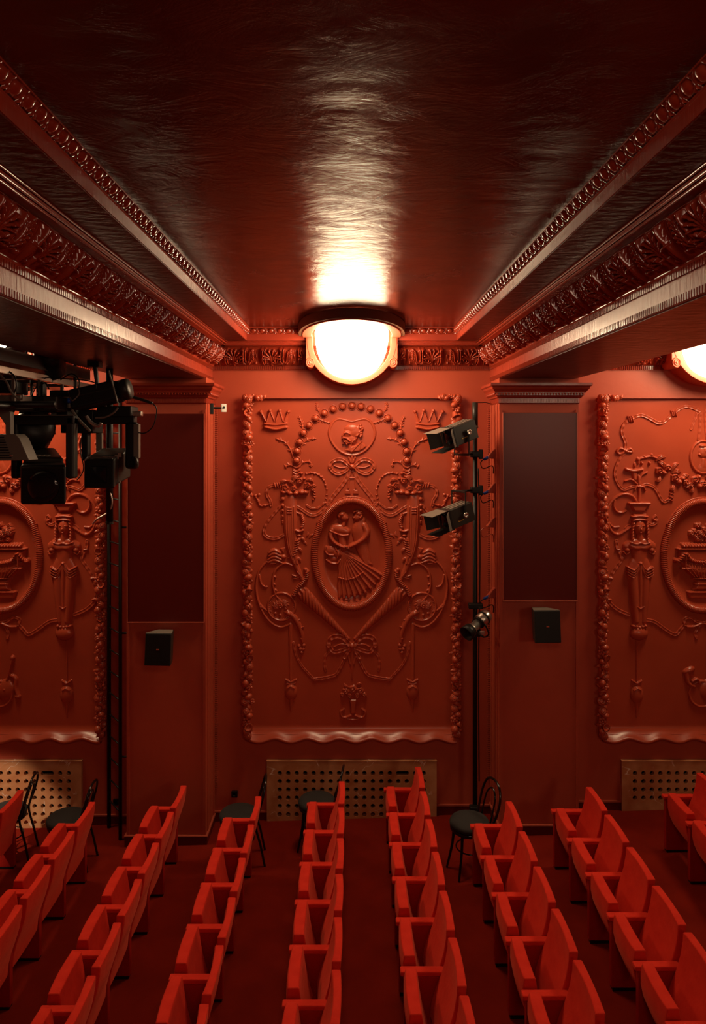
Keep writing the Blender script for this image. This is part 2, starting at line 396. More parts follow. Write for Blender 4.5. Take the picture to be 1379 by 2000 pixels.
# ---- acanthus module: grid u (0..88 units = .44 m) x v (0..60)
def leafmod():
    h = HF(0, 0, 88, 60, .6)
    def V(y): return 60-y            # v up -> raster down
    def console(u, wdt=1.0):
        h.stroke([(u+2, V(3), 1.6*wdt, 3), (u-1.5, V(20), 2.2*wdt, 6), (u-.5, V(40), 2.0*wdt, 9), (u+.5, V(50), 2.2*wdt, 10)])
        h.stroke([(u+6, V(6), 1.2*wdt, 3), (u+3.4, V(22), 1.4*wdt, 5), (u+4.4, V(40), 1.3*wdt, 7), (u+5, V(49), 1.5*wdt, 8)])
        h.blob(u-1, V(54.5), 4.4, 3.8, 14); h.blob(u+6, V(55), 3.6, 3.2, 12)
    console(11); console(54, .8)
    def fan(u, v, L, n, spread, lean=0, r=2.2):
        for i in range(n):
            a = lean+spread*(i/(n-1)-.5)*2; ll = L*(1-.28*abs(i/(n-1)-.5)*2)
            x1_, y1_ = u+math.sin(a)*ll, v+math.cos(a)*ll
            xm, ym = u+math.sin(a*.5)*ll*.55, v+math.cos(a*.5)*ll*.55
            h.stroke([(u, V(v), 1.0, 2), (xm, V(ym), r*.7, 6), (x1_, V(y1_), r*1.05, 9.5)])
    fan(31, 14, 37, 8, .95)
    fan(41, 6, 20, 5, .8, .25, 1.6)
    for k in range(6): h.stroke([(66+k*.6, V(12+k*6), 1.2, 4), (70+k*.8, V(20+k*6), 1.6, 6), (77-k*.3, V(27+k*5), 2.0, 7)])
    h.stroke([(65, V(6), 1.8, 4), (66, V(24), 1.8, 6), (70, V(46), 1.6, 6)])
    fan(60, 6, 16, 5, .9, -.1, 1.5)
    h.blob(62, V(14), 6, 6, 5); h.blob(82, V(12), 2.6, 5, 5); h.blob(21, V(8), 2.2, 4, 4); h.blob(84, V(34), 2, 6, 4)
    h.stroke([(30, V(2), 3, 3), (30, V(16), 2.2, 4)])
    return h.H                       # rows from v=60 down to 0
HL = leafmod()
def leaf_mesh(a, b, dz0, dz1):       # outward from a to b, z from dz0 to dz1 ; local x along, -y outward
    ny, nx = HL.shape; vs = []; fs = []
    for j in range(ny):
        t = 1-j/(ny-1)
        o = a+(b-a)*(.5*t+.5*math.sin(t*PI/2)); z = dz0+(dz1-dz0)*(.5*t+.5*(1-math.cos(t*PI/2)))
        if t > .86: o -= (t-.86)/.14*.06
        no, nz = (dz1-dz0), -(b-a); l = math.hypot(no, nz); no, nz = no/l, nz/l
        for i in range(nx):
            hh = (HL[j, i]+1.0+1.1*abs(math.sin(i/(nx-1)*88*PI/4.6))*max(0, min(1, (t-.12)*5, (.84-t)*12)))*.0054
            vs.append((i/(nx-1)*.44, -(o+no*hh), z+nz*hh))
    for j in range(ny-1):
        for i in range(nx-1):
            k = j*nx+i; fs.append((k, k+nx, k+nx+1, k+1))
    me = bpy.data.meshes.new('acanthus_leaf'); me.from_pydata(vs, [], fs); me.update(); smooth_mesh(me); me.materials.append(M['cornice']); return me
lm_beam = leaf_mesh(HB+.012, .603, 5.335, 5.562)
lm_wall = leaf_mesh(.028, .152, 5.340, 5.562)
T5 = bpy.data.objects['trim_5']
def eggmod():
    n = 16; vs = []; fs = []; ny = 11
    for j in range(ny+1):
        v = j/ny
        for i in range(n+1):
            u = i/n; du = (u-.5)/.30; dv = (v-.55)/.42; q = math.hypot(du, dv)
            hh = .022*math.sqrt(max(0, 1-q*q)) if q < 1 else 0
            q2 = math.hypot((u-.5)/.43, (v-.55)/.60)
            if q >= 1: hh = max(hh, .012*max(0, 1-abs(q2-1)*6))
            e = min(u, 1-u)
            hh = max(hh, .012*max(0, 1-e*14)*(1-v*.6))
            vs.append((u*.1, -(v*.028+hh), .0+v*.055))
    for j in range(ny):
        for i in range(n):
            k = j*(n+1)+i; fs.append((k, k+1, k+n+2, k+n+1))
    me = bpy.data.meshes.new('egg_moulding'); me.from_pydata(vs, [], fs); me.update(); smooth_mesh(me); me.materials.append(M['cornice']); return me
egg = eggmod()
for sg, bx, par in ((1, -B, beams[0]), (-1, B, beams[1])):
    for k in range(17):              # leaves along the beam
        ya = -.13-k*.44
        if sg > 0: share('acanthus_leaf', lm_beam, par, (bx, ya-.44, 0), (0, 0, PI/2))
        else: share('acanthus_leaf', lm_beam, par, (bx, ya-.44, 0), (0, 0, -PI/2), (-1, 1, 1))
    for k in range(71):
        ya = -.26-k*.1
        if sg > 0: share('egg_moulding', egg, par, (bx+.881, ya-.1, 5.679), (0, 0, PI/2))
        else: share('egg_moulding', egg, par, (bx-.881, ya, 5.679), (0, 0, -PI/2))
for c in CEN:
    for sg in (1, -1):
        for k in range(3):
            xe = c-sg*(B-HB-.11)+sg*k*.44
            if k == 2: continue
            share('acanthus_leaf', lm_wall, T5, (xe, 0, 0), (0, 0, 0), (sg, 1, 1))
        xe = c-sg*(B-HB-.11)+sg*.88
        share('acanthus_leaf', lm_wall, T5, (xe, 0, 0), (0, 0, 0), (sg*.62, 1, 1))
        share('acanthus_leaf', lm_wall, T5, (c-sg*(B-HB-.11), 0, 0), (0, 0, 0), (-sg*.3, 1, 1))
        for k in range(7):
            share('egg_moulding', egg, T5, (c-1.18+k*.1 if sg > 0 else c+.48+k*.1, -.248, 5.679))

# ---- pilasters
DP = .47
def usweep(m, prof_, bx, hw, dep):   # profile (off, z) swept round the three free sides
    n = len(prof_)
    vs = []
    for (sx, wall) in ((-1, 1), (-1, 0), (1, 0), (1, 1)):
        for o, z in prof_: vs.append((bx+sx*(hw+o), 0.0 if wall else -(dep+o), z))
    fs = []
    for k in range(3):
        for i in range(n-1): fs.append((k*n+i, k*n+i+1, (k+1)*n+i+1, (k+1)*n+i))
    m.add(vs, fs); return m
def pilaster(bx, n):
    g = ground(bx)
    o = obj('trim_%d' % n, MB().bb((bx-HB-.0025, 0, g-.05), (bx+HB+.0025, -DP, 5.16)), 'wall', kind='structure')
    cap = [(0, 5.09), (.12, 5.09), (.12, 5.062), (.10, 5.05), (.095, 5.03), (.072, 5.005), (.065, 4.99), (.065, 4.983), (.05, 4.98), (.05, 4.958), (.035, 4.95), (.03, 4.935), (.02, 4.93), (.012, 4.925), (.012, 4.875), (.006, 4.868), (0, 4.866)]
    obj('capital', usweep(MB(), cap, bx, HB, DP), 'fascia', o)
    mb = MB(); k = 30                # dentils and reeds under the crown
    for i in range(k):
        x = bx-HB-.05+(i+.5)*(2*HB+.1)/k; mb.ball((x, -DP-.058, 4.972), (.009, .012, .012), 6, 4)
    ribs_x(mb, bx-HB, bx+HB, -DP-.012, 4.878, 4.922, .017, .006)
    for sg in (-1, 1):
        for i in range(15):
            mb.ball((bx+sg*(HB+.058), -.02-(i+.5)*.032, 4.972), (.012, .009, .012), 6, 4)
        ribs_y(mb, 0, -DP, bx+sg*(HB+.012), sg, 4.878, 4.922, .017, .006)
    obj('dentil_row', mb, 'fascia', o, kind='stuff')
    mb = MB()
    for sg in (-1, 1):               # side mouldings and the bead strip in the corner
        mb.bb((bx+sg*HB, -.02, g+.1), (bx+sg*(HB+.014), -.07, 4.87)); mb.bb((bx+sg*HB, -.34, g+.1), (bx+sg*(HB+.012), -.40, 4.87))
        mb.bb((bx+sg*HB, -.17, g+.1), (bx+sg*(HB+.006), -.24, 4.87))
    mb.bb((bx-HB, -DP, g+.1), (bx-HB+.03, -DP-.012, 4.80)); mb.bb((bx+HB-.03, -DP, g+.1), (bx+HB, -DP-.012, 4.80))
    obj('side_moulding', mb, 'wall', o)
    mb = MB(); z = g+.4
    while z < 4.85:
        for sg in (-1, 1): mb.bb((bx+sg*(HB+.014), -.004, z), (bx+sg*(HB+.045), -.016, z+.013))
        z += .024
    obj('bead_strip', mb, 'wall', o, kind='stuff')
    mb = MB(); bp = [(0, g+.108), (.012, g+.105), (.02, g+.098), (.02, g-.03)]
    usweep(mb, bp, bx, HB, DP); obj('baseboard_pilaster', mb, 'soffit', o)
    mb = MB(); usweep(mb, [(.004, g+.118), (.022, g+.116), (.026, g+.104), (.004, g+.100)], bx, HB, DP); obj('baseboard_lip', mb, 'edge', o)
    return o
PL = pilaster(-B+.01, 6); PR = pilaster(B+.01, 7)
# baseboards along the wall
mb = MB(); mb2 = MB()
for c in CEN:
    for a, b in ((c-B+HB, c-GH), (c+GH, c+B-HB)):
        zf = ground((a+b)/2)
        mb.hexa([(a, -.02, ground(a)-.02), (b, -.02, ground(b)-.02), (b, .0, ground(b)-.02), (a, .0, ground(a)-.02), (a, -.02, zf+.1), (b, -.02, zf+.1), (b, 0, zf+.1), (a, 0, zf+.1)])
        mb2.bb((a, -.026, zf+.1), (b, 0, zf+.116))
o = obj('baseboard_back', mb, 'soffit', kind='structure'); obj('baseboard_lip', mb2, 'edge', o)

# ================================================================== WALL LAMPS
def wall_lamp(cx, label, yw=0, flip=1):
    t = thing('wall_lamp', label, 'lamp', (cx, yw, 5.0), 0 if flip > 0 else PI, 'wall lamps')
    Z = lambda py, d=7.96: CAMZ+(CY-py)*d/F-5.0
    R = .50; k = 7.96/F
    # plaster backplate: U outline with arc
    def outline(r_x, zb, zt, n=20):
        pts = [(-r_x, zt)]
        zc = zb+r_x*.98
        for i in range(n+1):
            a = PI+PI*i/n; pts.append((math.cos(a)*r_x, zc+math.sin(a)*r_x*.98))
        pts.append((r_x, zt)); return pts
    zt = ZC-5.0-.012
    oo = outline(.515, Z(751), zt); ii = outline(.448, Z(741), zt)
    mb = MB(); n = len(oo)
    vs = [(x, -.29, z) for x, z in oo]+[(x, -.29, z) for x, z in ii]+[(x, -.02, z) for x, z in oo]+[(x, -.02, z) for x, z in ii]
    fs = []
    for i in range(n-1):
        fs += [(i, i+1, n+i+1, n+i), (i, 2*n+i, 2*n+i+1, i+1), (n+i, n+i+1, 3*n+i+1, 3*n+i)]
    mb.add(vs, fs)
    for s_ in (-1, 1):
        mb.bb((s_*.525, -.02, Z(705)), (s_*.445, -.285, zt))
    obj('plaster_frame', mb, 'lampplaster', t, bevel=.006)
    for s_ in (-1, 1):
        m2 = MB(); c = (s_*.475, 0, Z(708)); m_ = Matrix.Rotation(PI/2, 3, 'X')
        m2.lathe([(.052, .0), (.052, .285), (.044, .302), (.036, .290), (.028, .290), (.024, .306), (.014, .300), (.008, .310), (.001, .31)], 20, c, m_, 1, 1.2)
        obj('scroll', m2, 'lampplaster', t, smooth=False, bevel=.003)
    # collar under the ceiling
    def halfring(a0, b0, a1, b1, za, zb, yc=-.28, n=32):
        m3 = MB(); vs = []; fs = []
        for i in range(n+1):
            a = PI*i/n; c_, s__ = math.cos(a), math.sin(a)
            for (A, B_, z) in ((a0, b0, za), (a1, b1, za), (a1, b1, zb), (a0, b0, zb)): vs.append((c_*A, yc-s__*B_, z))
        for i in range(n):
            for q in range(4): fs.append((i*4+q, (i+1)*4+q, (i+1)*4+(q+1) % 4, i*4+(q+1) % 4))
        return m3.add(vs, fs)
    obj('plaster_collar', halfring(.56, 1.20, .455, 1.10, zt-.105, zt-.085), 'lampplaster', t, smooth=False, bevel=.006)
    obj('ceiling_skirt', halfring(.605, 1.22, .565, 1.17, zt-.09, zt+.011), 'skirt_shade', t, smooth=False, bevel=.008)
    # glass: half bowl
    mb = MB(); nu, nv = 32, 16; vs = []; fs = []
    zc = zt-.07; hz = zc-Z(739)
    for j in range(nv+1):
        ph = PI/2*j/nv
        for i in range(nu+1):
            a = PI*i/nu
            vs.append((math.cos(a)*.418*math.cos(ph)**.75 if j < nv else 0, -.26-math.sin(a)*1.08*math.cos(ph)**.75 if j < nv else -.26, zc-hz*math.sin(ph)))
    for j in range(nv):
        for i in range(nu): k_ = j*(nu+1)+i; fs.append((k_, k_+1, k_+nu+2, k_+nu+1))
    mb.add(vs, fs); obj('glass_bowl', mb, 'glass', t, smooth=True)
    return t
wall_lamp(0, 'glowing half-bowl wall lamp above the dancing couple panel')
wall_lamp(PITCH, 'glowing half-bowl wall lamp at the right edge above the right urn panel')
wall_lamp(-PITCH, 'wall lamp at far left hidden behind the hanging stage lights')

# ================================================================== RELIEF PANELS
CYP = 1100                                  # local origin row
def panel_field(oval, rx, ry, ocy):
    NX, NZ = 150, 190; hw = 203.0; vs = []; fs = []
    ysr = list(np.linspace(778, 1400, 130))+list(np.linspace(1402, 1441, 26))
    for j, y in enumerate(ysr):
        for i in range(NX+1):
            x = -hw+2*hw*i/NX; wv = math.sin(2*PI*(x+hw-6)/63.0)
            t = max(0, (y-1419)/22.0)
            Y = .055-.125*t**2.2*(1+.12*wv); zz = y+3.2*wv*t**2
            q = math.hypot(x/rx, (y-ocy)/ry)
            if q < 1: Y += .05*min(1, (1-q)*6)**.5*(1 if q < .9 else .9)
            vs.append((x/S, Y, (CYP-zz)/S))
    # lip underside
    for k in (0, 1):
        for i in range(NX+1):
            x = -hw+2*hw*i/NX; wv = math.sin(2*PI*(x+hw-6)/63.0)
            vs.append((x/S, (-.055*(1+.12*wv), .06)[k], (CYP-((1446, 1443)[k]+3.2*wv))/S))
    R_ = len(ysr)+2
    for j in range(R_-1):
        for i in range(NX): k = j*(NX+1)+i; fs.append((k, k+NX+1, k+NX+2, k+1))
    me = bpy.data.meshes.new('panel_field'); me.from_pydata(vs, [], fs); me.update(); smooth_mesh(me); me.materials.append(M['relief']); return me
def rope_oval(rx, ry, r):                   # ribbed oval tube
    n = 680; k = 10; vs = []; fs = []
    for i in range(n):
        a = 2*PI*i/n; rr = r*(1+.09*(1 if i % 4 < 2 else -1))
        c, s_ = math.cos(a), math.sin(a); nx, nz = c/rx, s_/ry; l = math.hypot(nx, nz); nx /= l; nz /= l
        for j in range(k):
            b = 2*PI*j/k; o = math.cos(b)*rr; d = math.sin(b)*rr*.9
            vs.append(((c*rx+nx*o)/S, -d/S, (s_*ry+nz*o)/S))
    for i in range(n):
        for j in range(k): fs.append((i*k+j, i*k+(j+1) % k, ((i+1) % n)*k+(j+1) % k, ((i+1) % n)*k+j))
    me = bpy.data.meshes.new('oval_rope_frame'); me.from_pydata(vs, [], fs); me.update(); smooth_mesh(me); me.materials.append(M['relief']); return me
def lip_oval(rx, ry, r, a0, a1):
    pts = [(math.cos(a0+(a1-a0)*i/80)*rx/S, 0, math.sin(a0+(a1-a0)*i/80)*ry/S) for i in range(81)]
    m = MB().tube(pts, r/S, 6); me = bpy.data.meshes.new('oval_lip'); me.from_pydata(m.v, [], m.f); me.update(); smooth_mesh(me); me.materials.append(M['relief']); return me
# blossoms of the flower garlands
def mk(name, m, smooth=True, material='relief'):
    me = bpy.data.meshes.new(name); me.from_pydata(m.v, [], m.f); me.update(); smooth_mesh(me, smooth); me.materials.append(M[material]); return me
def small_rose():
    m = MB(); RX = Matrix.Rotation(PI/2, 3, 'X')
    m.lathe([(1, 0), (1.05, .35), (.85, .62), (.7, .5), (.72, .75), (.5, .95), (.38, .78), (.3, .95), (.02, .9)], 9, (0, 0, 0), RX); return mk('blossom', m)
def small_open():
    m = MB(); RX = Matrix.Rotation(PI/2, 3, 'X')
    for k in range(5):
        a = k*2*PI/5; m.ball((math.cos(a)*.62, -.35, math.sin(a)*.62), (.48, .32, .48), 7, 4)
    m.ball((0, -.6, 0), .3, 6, 4); return mk('blossom', m)
def small_fruit():
    return mk('fruit', MB().ball((0, -.3, 0), (.85, .9, 1.0), 10, 6))
def small_leaf():
    m = MB(); n = 6; vs = []; fs = []
    for i in range(n+1):
        t = i/n; wd = .5*math.sin(PI*min(.97, t*.9+.08)); y = -.25-.75*math.sin(PI*t*.8)
        vs += [(-wd, y+.25, -1+2.2*t), (0, y-.05, -1+2.2*t), (wd, y+.25, -1+2.2*t)]
    for i in range(n): k = i*3; fs += [(k, k+1, k+4, k+3), (k+1, k+2, k+5, k+4)]
    return mk('leaf', m.add(vs, fs))
def small_bell():
    m = MB(); m.lathe([(.1, -.9), (.45, -.6), (.5, -.1), (.7, .5), (.95, .75), (.7, .6), (.3, .2), (.02, .1)], 8, (0, -.35, 0), Matrix.Rotation(.7, 3, 'X')); return mk('blossom', m)
KINDS = [small_rose(), small_open(), small_fruit(), small_leaf(), small_bell()]
def garland(parent, side):
    rnd = random.Random(11 if side > 0 else 12)
    core = MB(); xg = side*202.5
    core.tube([(xg/S, -.01, (CYP-y)/S) for y in np.linspace(776, 1438, 40)], 7/S, 6)
    g = obj('flower_garland', core, 'relief', parent, smooth=True)
    def put(x, y, sc, kind, deep=0):
        me = KINDS[kind]; s_ = sc/S
        share(me.name.split('.')[0], me, g, (x/S, -.035-deep, (CYP-y)/S), (rnd.uniform(-.4, .4), rnd.uniform(-3.1, 3.1), rnd.uniform(-.4, .4)), (s_, s_*1.15, s_))
    y = 782; k = 0
    while y < 1434:
        kd = [0, 2, 1, 4, 2, 0, 3][k % 7]; off = (-1)**k*rnd.uniform(1.5, 4)
        put(xg+off, y, rnd.uniform(7.0, 8.8), kd, .02)
        put(xg-off*2.0, y+rnd.uniform(-3, 3), rnd.uniform(4.8, 6.4), [3, 1, 3, 2][k % 4])
        y += rnd.uniform(8.5, 10.5); k += 1
    for i in range(5):
        put(xg-side*(4+i*7), 776+rnd.uniform(-1, 3), rnd.uniform(5.5, 7), [0, 1, 2, 0, 3][i], .02)
    put(xg+side*4, 777, 6.5, 0, .02)
    return g
def base_panel(cx, label, rx=73, ry=105, ocy=1083.5):
    t = thing('relief_panel', label, 'relief panel', (cx, 0, zw(CYP)), 0, 'plaster relief panels')
    if (rx, ry) not in FIELD: FIELD[(rx, ry)] = (panel_field(True, rx-6, ry-6, ocy), rope_oval(rx, ry, 6.6), lip_oval(rx+7.5, ry+7.5, 1.6, math.radians(32), math.radians(148)))
    f, r, l = FIELD[(rx, ry)]
    share('panel_field', f, t)
    share('oval_rope_frame', r, t, (0, .045, (CYP-ocy)/S)); share('oval_lip', l, t, (0, .05, (CYP-ocy)/S))
    garland(t, -1); garland(t, 1)
    return t
FIELD = {}
YF = .055                                  # plane of the panel field
def part(name, parent, bbox, fn, cx, mirror=False, y=YF, res=.6, both=True, blur=1, label=None, mul=1.0):
    h = HF(*bbox, res); fn(h)
    if blur: h.blur(blur)
    me = h.data(name, cx, CYP, mul=mul)
    o = share(name, me, parent, (0, y, 0))
    if label: o['label'] = label
    if mirror:
        o2 = share(name, me, parent, (0, y, 0), (0, 0, 0), (-1, 1, 1))
        if label: o2['label'] = label
    return me
# ---------------- centre panel
PC = 686.5
t0 = base_panel(0, 'large red plaster relief panel with dancing couple in a ribbed oval between cornucopias')
pearl = MB(); RX = Matrix.Rotation(PI/2, 3, 'X')
pearl.ball((0, -.022, 0), 6.3/S, 12, 8); pearl.lathe([(9/S, 0), (9/S, .014), (8/S, .02), (7/S, .01), (6/S, .0)], 16, (0, .004, 0), RX)
pm = mk('pearl', pearl)
pts = [(687, 792.4), (668.5, 794), (650, 798.7), (632.5, 806.7), (616, 817), (602.4, 830.7), (591.8, 845.7), (584, 863.4), (579, 881.4), (578, 899.8)]
for i, (x, y) in enumerate(pts):
    share('pearl', pm, t0, ((x-PC)/S, YF, (CYP-y)/S))
    if i: share('pearl', pm, t0, (-(x-PC)/S, YF, (CYP-y)/S))
def crown(h):
    h.poly([(508, 803), (516, 826), (517, 836), (525, 839), (537, 840), (549, 839), (558, 837), (559, 826), (563, 805), (552, 821), (546, 801), (536, 823), (527, 801), (520, 822)], 4.5, 2)
    h.stroke([(515, 827), (537, 830), (559, 827)], 2, 7.5); h.stroke([(516, 834), (537, 838.5), (558, 834.5)], 2.8, 9)
    for a, b in (((508, 804), (519, 824)), ((526.4, 802), (520, 823)), ((526.4, 802), (535, 823)), ((545, 801), (537, 823)), ((545, 801), (552, 823)), ((562, 804), (554, 824))):
        h.stroke([a, b], 1.5, 7, smooth=False)
    for x, y in ((507.7, 804), (526.4, 802), (545, 801.5), (562, 804)): h.blob(x, y, 3, 3, 5, base=4)
part('crown', t0, (500, 794, 568, 846), crown, PC, mirror=True)
def arch_leaves(h):
    def acan(p0, p1, p2, w=3.2):
        h.stroke([(*p0, 2, 3), (*p1, w, 4), (*p2, 1, 3)], prof='round')
    def frond(pts, w=4, side=1):
        q = catmull([(a, b) for a, b in pts], 6); n = len(q)
        h.stroke([(x, y, max(1, w*.42*(1-i/n)), 3.5) for i, (x, y) in enumerate(q)], smooth=False)
        for i in (int(n*.25), int(n*.5), int(n*.75)):
            i = min(i, n-2); dx, dy = q[i+1][0]-q[i][0], q[i+1][1]-q[i][1]; l = math.hypot(dx, dy) or 1; dx /= l; dy /= l; L = w*2.5*(1-.35*i/n)
            for s_ in (-1, 1): h.leaf(q[i][0], q[i][1], q[i][0]+dx*L*.75-dy*L*.65*s_, q[i][1]+dy*L*.75+dx*L*.65*s_, w*.5, 4, .25*s_)
        h.leaf(q[-3][0], q[-3][1], q[-1][0]+(q[-1][0]-q[-3][0])*.6, q[-1][1]+(q[-1][1]-q[-3][1])*.6, w*.5, 3.6, .1)
    frond([(572, 895), (566, 878), (556, 864), (540, 857)], 4.2)
    frond([(585, 878), (592, 866), (602, 858), (615, 857)], 3.4)
    frond([(575, 915), (566, 908), (556, 912)], 3.5); frond([(583, 914), (592, 903), (605, 903), (606, 912)], 3)
    for y in (912, 918, 924): h.stroke([(572, y-1), (578, y+2), (584, y-1)], 1.8, 4)
part('acanthus_spray', t0, (530, 783, 650, 932), arch_leaves, PC, mirror=True)
def sprig(pts_, w_):
    def f(h):
        q = catmull(pts_, 5); n = len(q)
        h.stroke([(x, y, max(1, w_*.5*(1-i/n)), 3.5) for i, (x, y) in enumerate(q)], smooth=False)
        for i in range(2, n-1, 2):
            dx, dy = q[i+1][0]-q[i][0], q[i+1][1]-q[i][1]; l = math.hypot(dx, dy) or 1; L = w_*1.7*(1-.5*i/n)
            for s_ in (-1, 1): h.stroke([(q[i][0], q[i][1], 1.3, 3), (q[i][0]+dx/l*L*.8-dy/l*L*s_, q[i][1]+dy/l*L*.8+dx/l*L*s_, .9, 2.4)], smooth=False)
    return f
for q_, w_ in (([(590, 838), (588, 825), (583, 813)], 2.8), ([(618, 816), (630, 822), (644, 826)], 2.6), ([(622, 804), (618, 794), (619, 787)], 2)):
    part('leaf_sprig', t0, (570, 780, 655, 845), sprig(q_, w_), PC, mirror=True)
def medallion(h):
    o = [(657, 816), (670, 817), (683, 820.5), (690, 820.5), (703, 817), (716, 816), (728, 824), (735, 843), (731, 862), (718, 879), (702, 889), (688, 892), (672, 889), (656, 879), (643, 861), (639, 843), (646, 824)]
    h.poly(catmull(o, 6, True), 2.6, 1.6)
    h.stroke([(x+(688-x)*.07, y+(855-y)*.07) for x, y in o], 2.6, 4.2, closed=True)
part('portrait_medallion', t0, (632, 806, 742, 898), medallion, PC)
def bust(h):
    h.blob(692, 843, 18, 14, 9, rot=-.35); h.blob(681, 846, 12, 11, 9); h.blob(688, 838, 17, 11, 9)
    h.blob(686, 858, 14, 12, 8)
    h.stroke([(675, 843, 2.5, 9), (668, 851, 2.2, 9), (671, 853, 2.4, 8)])
    h.stroke([(671, 846), (677, 845), (683, 848)], 1.5, 12)
    h.stroke([(668, 856), (676, 856), (683, 862)], 2, 12)
    for i in range(26):
        a = random.uniform(0, 2*PI); r = random.uniform(0, 1); h.blob(676+math.cos(a)*9*r, 864+math.sin(a)*6*r, 2.4, 2.2, 9+random.uniform(0, 3))
    for i in range(14): h.blob(690+i*.9+random.uniform(-2, 2), 864-i*1.5+random.uniform(-2, 2), 2.4, 2.4, 9+random.uniform(0, 2.5))
    for i in range(30):
        a = random.uniform(-1.5, 1.2); h.blob(701+math.cos(a)*8*random.uniform(.4, 1), 842+math.sin(a)*13*random.uniform(.5, 1), 2.8, 2.5, 9+random.uniform(0, 3))
    h.blob(697, 851, 3, 4, 11)
    h.poly([(670, 880), (684, 872), (694, 868), (706, 860), (717, 872), (710, 879), (700, 883), (686, 885)], 6.5, 3)
    h.stroke([(687, 882), (698, 870), (706, 862)], 1.6, 8.5); h.stroke([(705, 862), (703, 872), (701, 880)], 1.4, 8)
    h.stroke([(684, 866), (683, 876), (686, 882)], 4, 7)
part('portrait_bust', t0, (660, 824, 722, 890), bust, PC, res=.5)
def topbow(h):
    for s_ in (1, -1):
        f = lambda x: 687+s_*(x-687)
        h.stroke([(f(682), 910), (f(668), 899), (f(655), 899), (f(645), 906), (f(643), 914)], 3.6, 5.5, 'ribbon')
        h.stroke([(f(682), 914), (f(672), 922), (f(660), 926), (f(650), 922), (f(644), 914)], 3.4, 4.8, 'ribbon')
        h.stroke([(f(680), 912), (f(665), 914), (f(652), 910)], 1.2, 3)
        h.stroke([(f(684), 918), (f(675), 938), (f(660), 958), (f(650), 970), (f(640), 986)], 4.2, 3, 'ribbon')
        h.stroke([(f(684), 903, 2, 4), (f(681), 894, 2.2, 5)]); 
    h.stroke([(687, 904, 2.4, 4), (687, 892, 2.4, 5)]); h.blob(687, 912.5, 6.5, 6, 8)
    for a in (-.5, .1, .7): h.stroke([(682+a*3, 908+a*4), (691+a*2, 915+a)], 1, 9, smooth=False)
    h.stroke([(682, 934), (692, 934)], 1.6, 3, 'flat', smooth=False); h.poly([(674, 958), (683, 957), (684, 966), (673, 966)], 3, 1); h.poly([(690, 957), (699, 958), (700, 966), (689, 966)], 3, 1)
    h.stroke([(682, 924), (680, 955)], 1.5, 2.2); h.stroke([(692, 924), (694, 955)], 1.5, 2.2)
part('ribbon_bow', t0, (632, 886, 742, 992), topbow, PC)
def swag(h):
    h.stroke([(640, 984), (632, 996), (618, 1006), (606, 1007), (595, 1001), (585, 994), (566, 984)], 3.2, 3.2, 'ribbon')
    h.stroke([(632, 984), (620, 993), (608, 994), (598, 988)], 2, 3, 'ribbon')
    h.stroke([(566, 986), (575, 1000), (590, 1006)], 2, 3)
def vine(h):
    v = [(598, 926), (613, 924), (628, 934), (636, 948), (637, 966), (634, 983)]
    h.stroke(v, 1.4, 2.6)
    for x, y in catmull(v, 2): h.blob(x+random.uniform(-2, 2), y+random.uniform(-2, 2), 2.5, 2, 4, random.uniform(0, 3))
part('swag', t0, (560, 955, 645, 1015), swag, PC, mirror=True)
part('vine', t0, (590, 915, 645, 990), vine, PC, mirror=True)
for x, y, a, b in ((603, 1052, 614, 1045), (600, 1040, 596, 1050), (590, 1060, 598, 1066)):
    part('leaf', t0, (min(x, a)-5, min(y, b)-5, max(x, a)+5, max(y, b)+5), lambda h: h.leaf(x, y, a, b, 2.4, 3), PC, mirror=True)
def flowers(h):
    for x, y, r in ((585, 940, 8), (600, 949, 8), (556, 953, 8), (573, 955, 7), (610, 957, 5)): h.rose(x, y, r, 11)
    for x, y, a, b in ((566, 938, 583, 932), (570, 945, 585, 931), (548, 960, 565, 966), (598, 938, 611, 942), (560, 940, 572, 948), (608, 952, 616, 950), (545, 946, 560, 940)): h.leaf(x, y, a, b, 3.4, 9)
    for x, y, r in ((588, 962, 7), (596, 962, 6), (566, 964, 6), (577, 964, 6), (553, 962, 5), (593, 935, 3), (588, 925, 3)): h.blob(x, y, r, r*.8, 10)
    for y in (970, 975, 980): h.blob(611+random.uniform(-2, 2), y-4, 2.2, 2.4, 5); h.blob(614, y-8, 2, 2, 5)
    for k, y in enumerate((975, 988, 998, 1009, 1019)): h.blob(551, y, 4.6-k*.6, 4.5-k*.6, 6-k*.6); h.blob(546.5+k, y+3, 2, 3, 3)
    for y in (919, 924, 929): h.stroke([(572, y), (578, y+3), (584, y)], 1.8, 4.5)
part('fruit_basket', t0, (540, 912, 622, 1028), flowers, PC, mirror=True)
def ribbons(h):
    h.stroke([(550, 945), (538, 948), (526, 951), (520, 958), (520, 968), (526, 978), (528, 988)], 3, 4, 'ribbon')
    for x in (534, 539, 544): h.stroke([(x, 944), (x+3, 953)], 1, 5, smooth=False)
    h.stroke([(497, 970), (503, 980), (506, 988), (516, 989), (526, 984)], 1.8, 3); h.blob(504, 967, 3, 3, 4); h.blob(497, 969, 3, 3, 4); h.blob(503, 980, 3, 4, 4); h.blob(515, 988, 4, 2.5, 4)
    h.stroke([(546, 990), (532, 1006), (519, 1024), (514, 1042), (522, 1051), (538, 1053), (555, 1045)], 3.2, 3.8, 'ribbon')
part('ribbon', t0, (490, 938, 560, 1060), ribbons, PC, mirror=True)
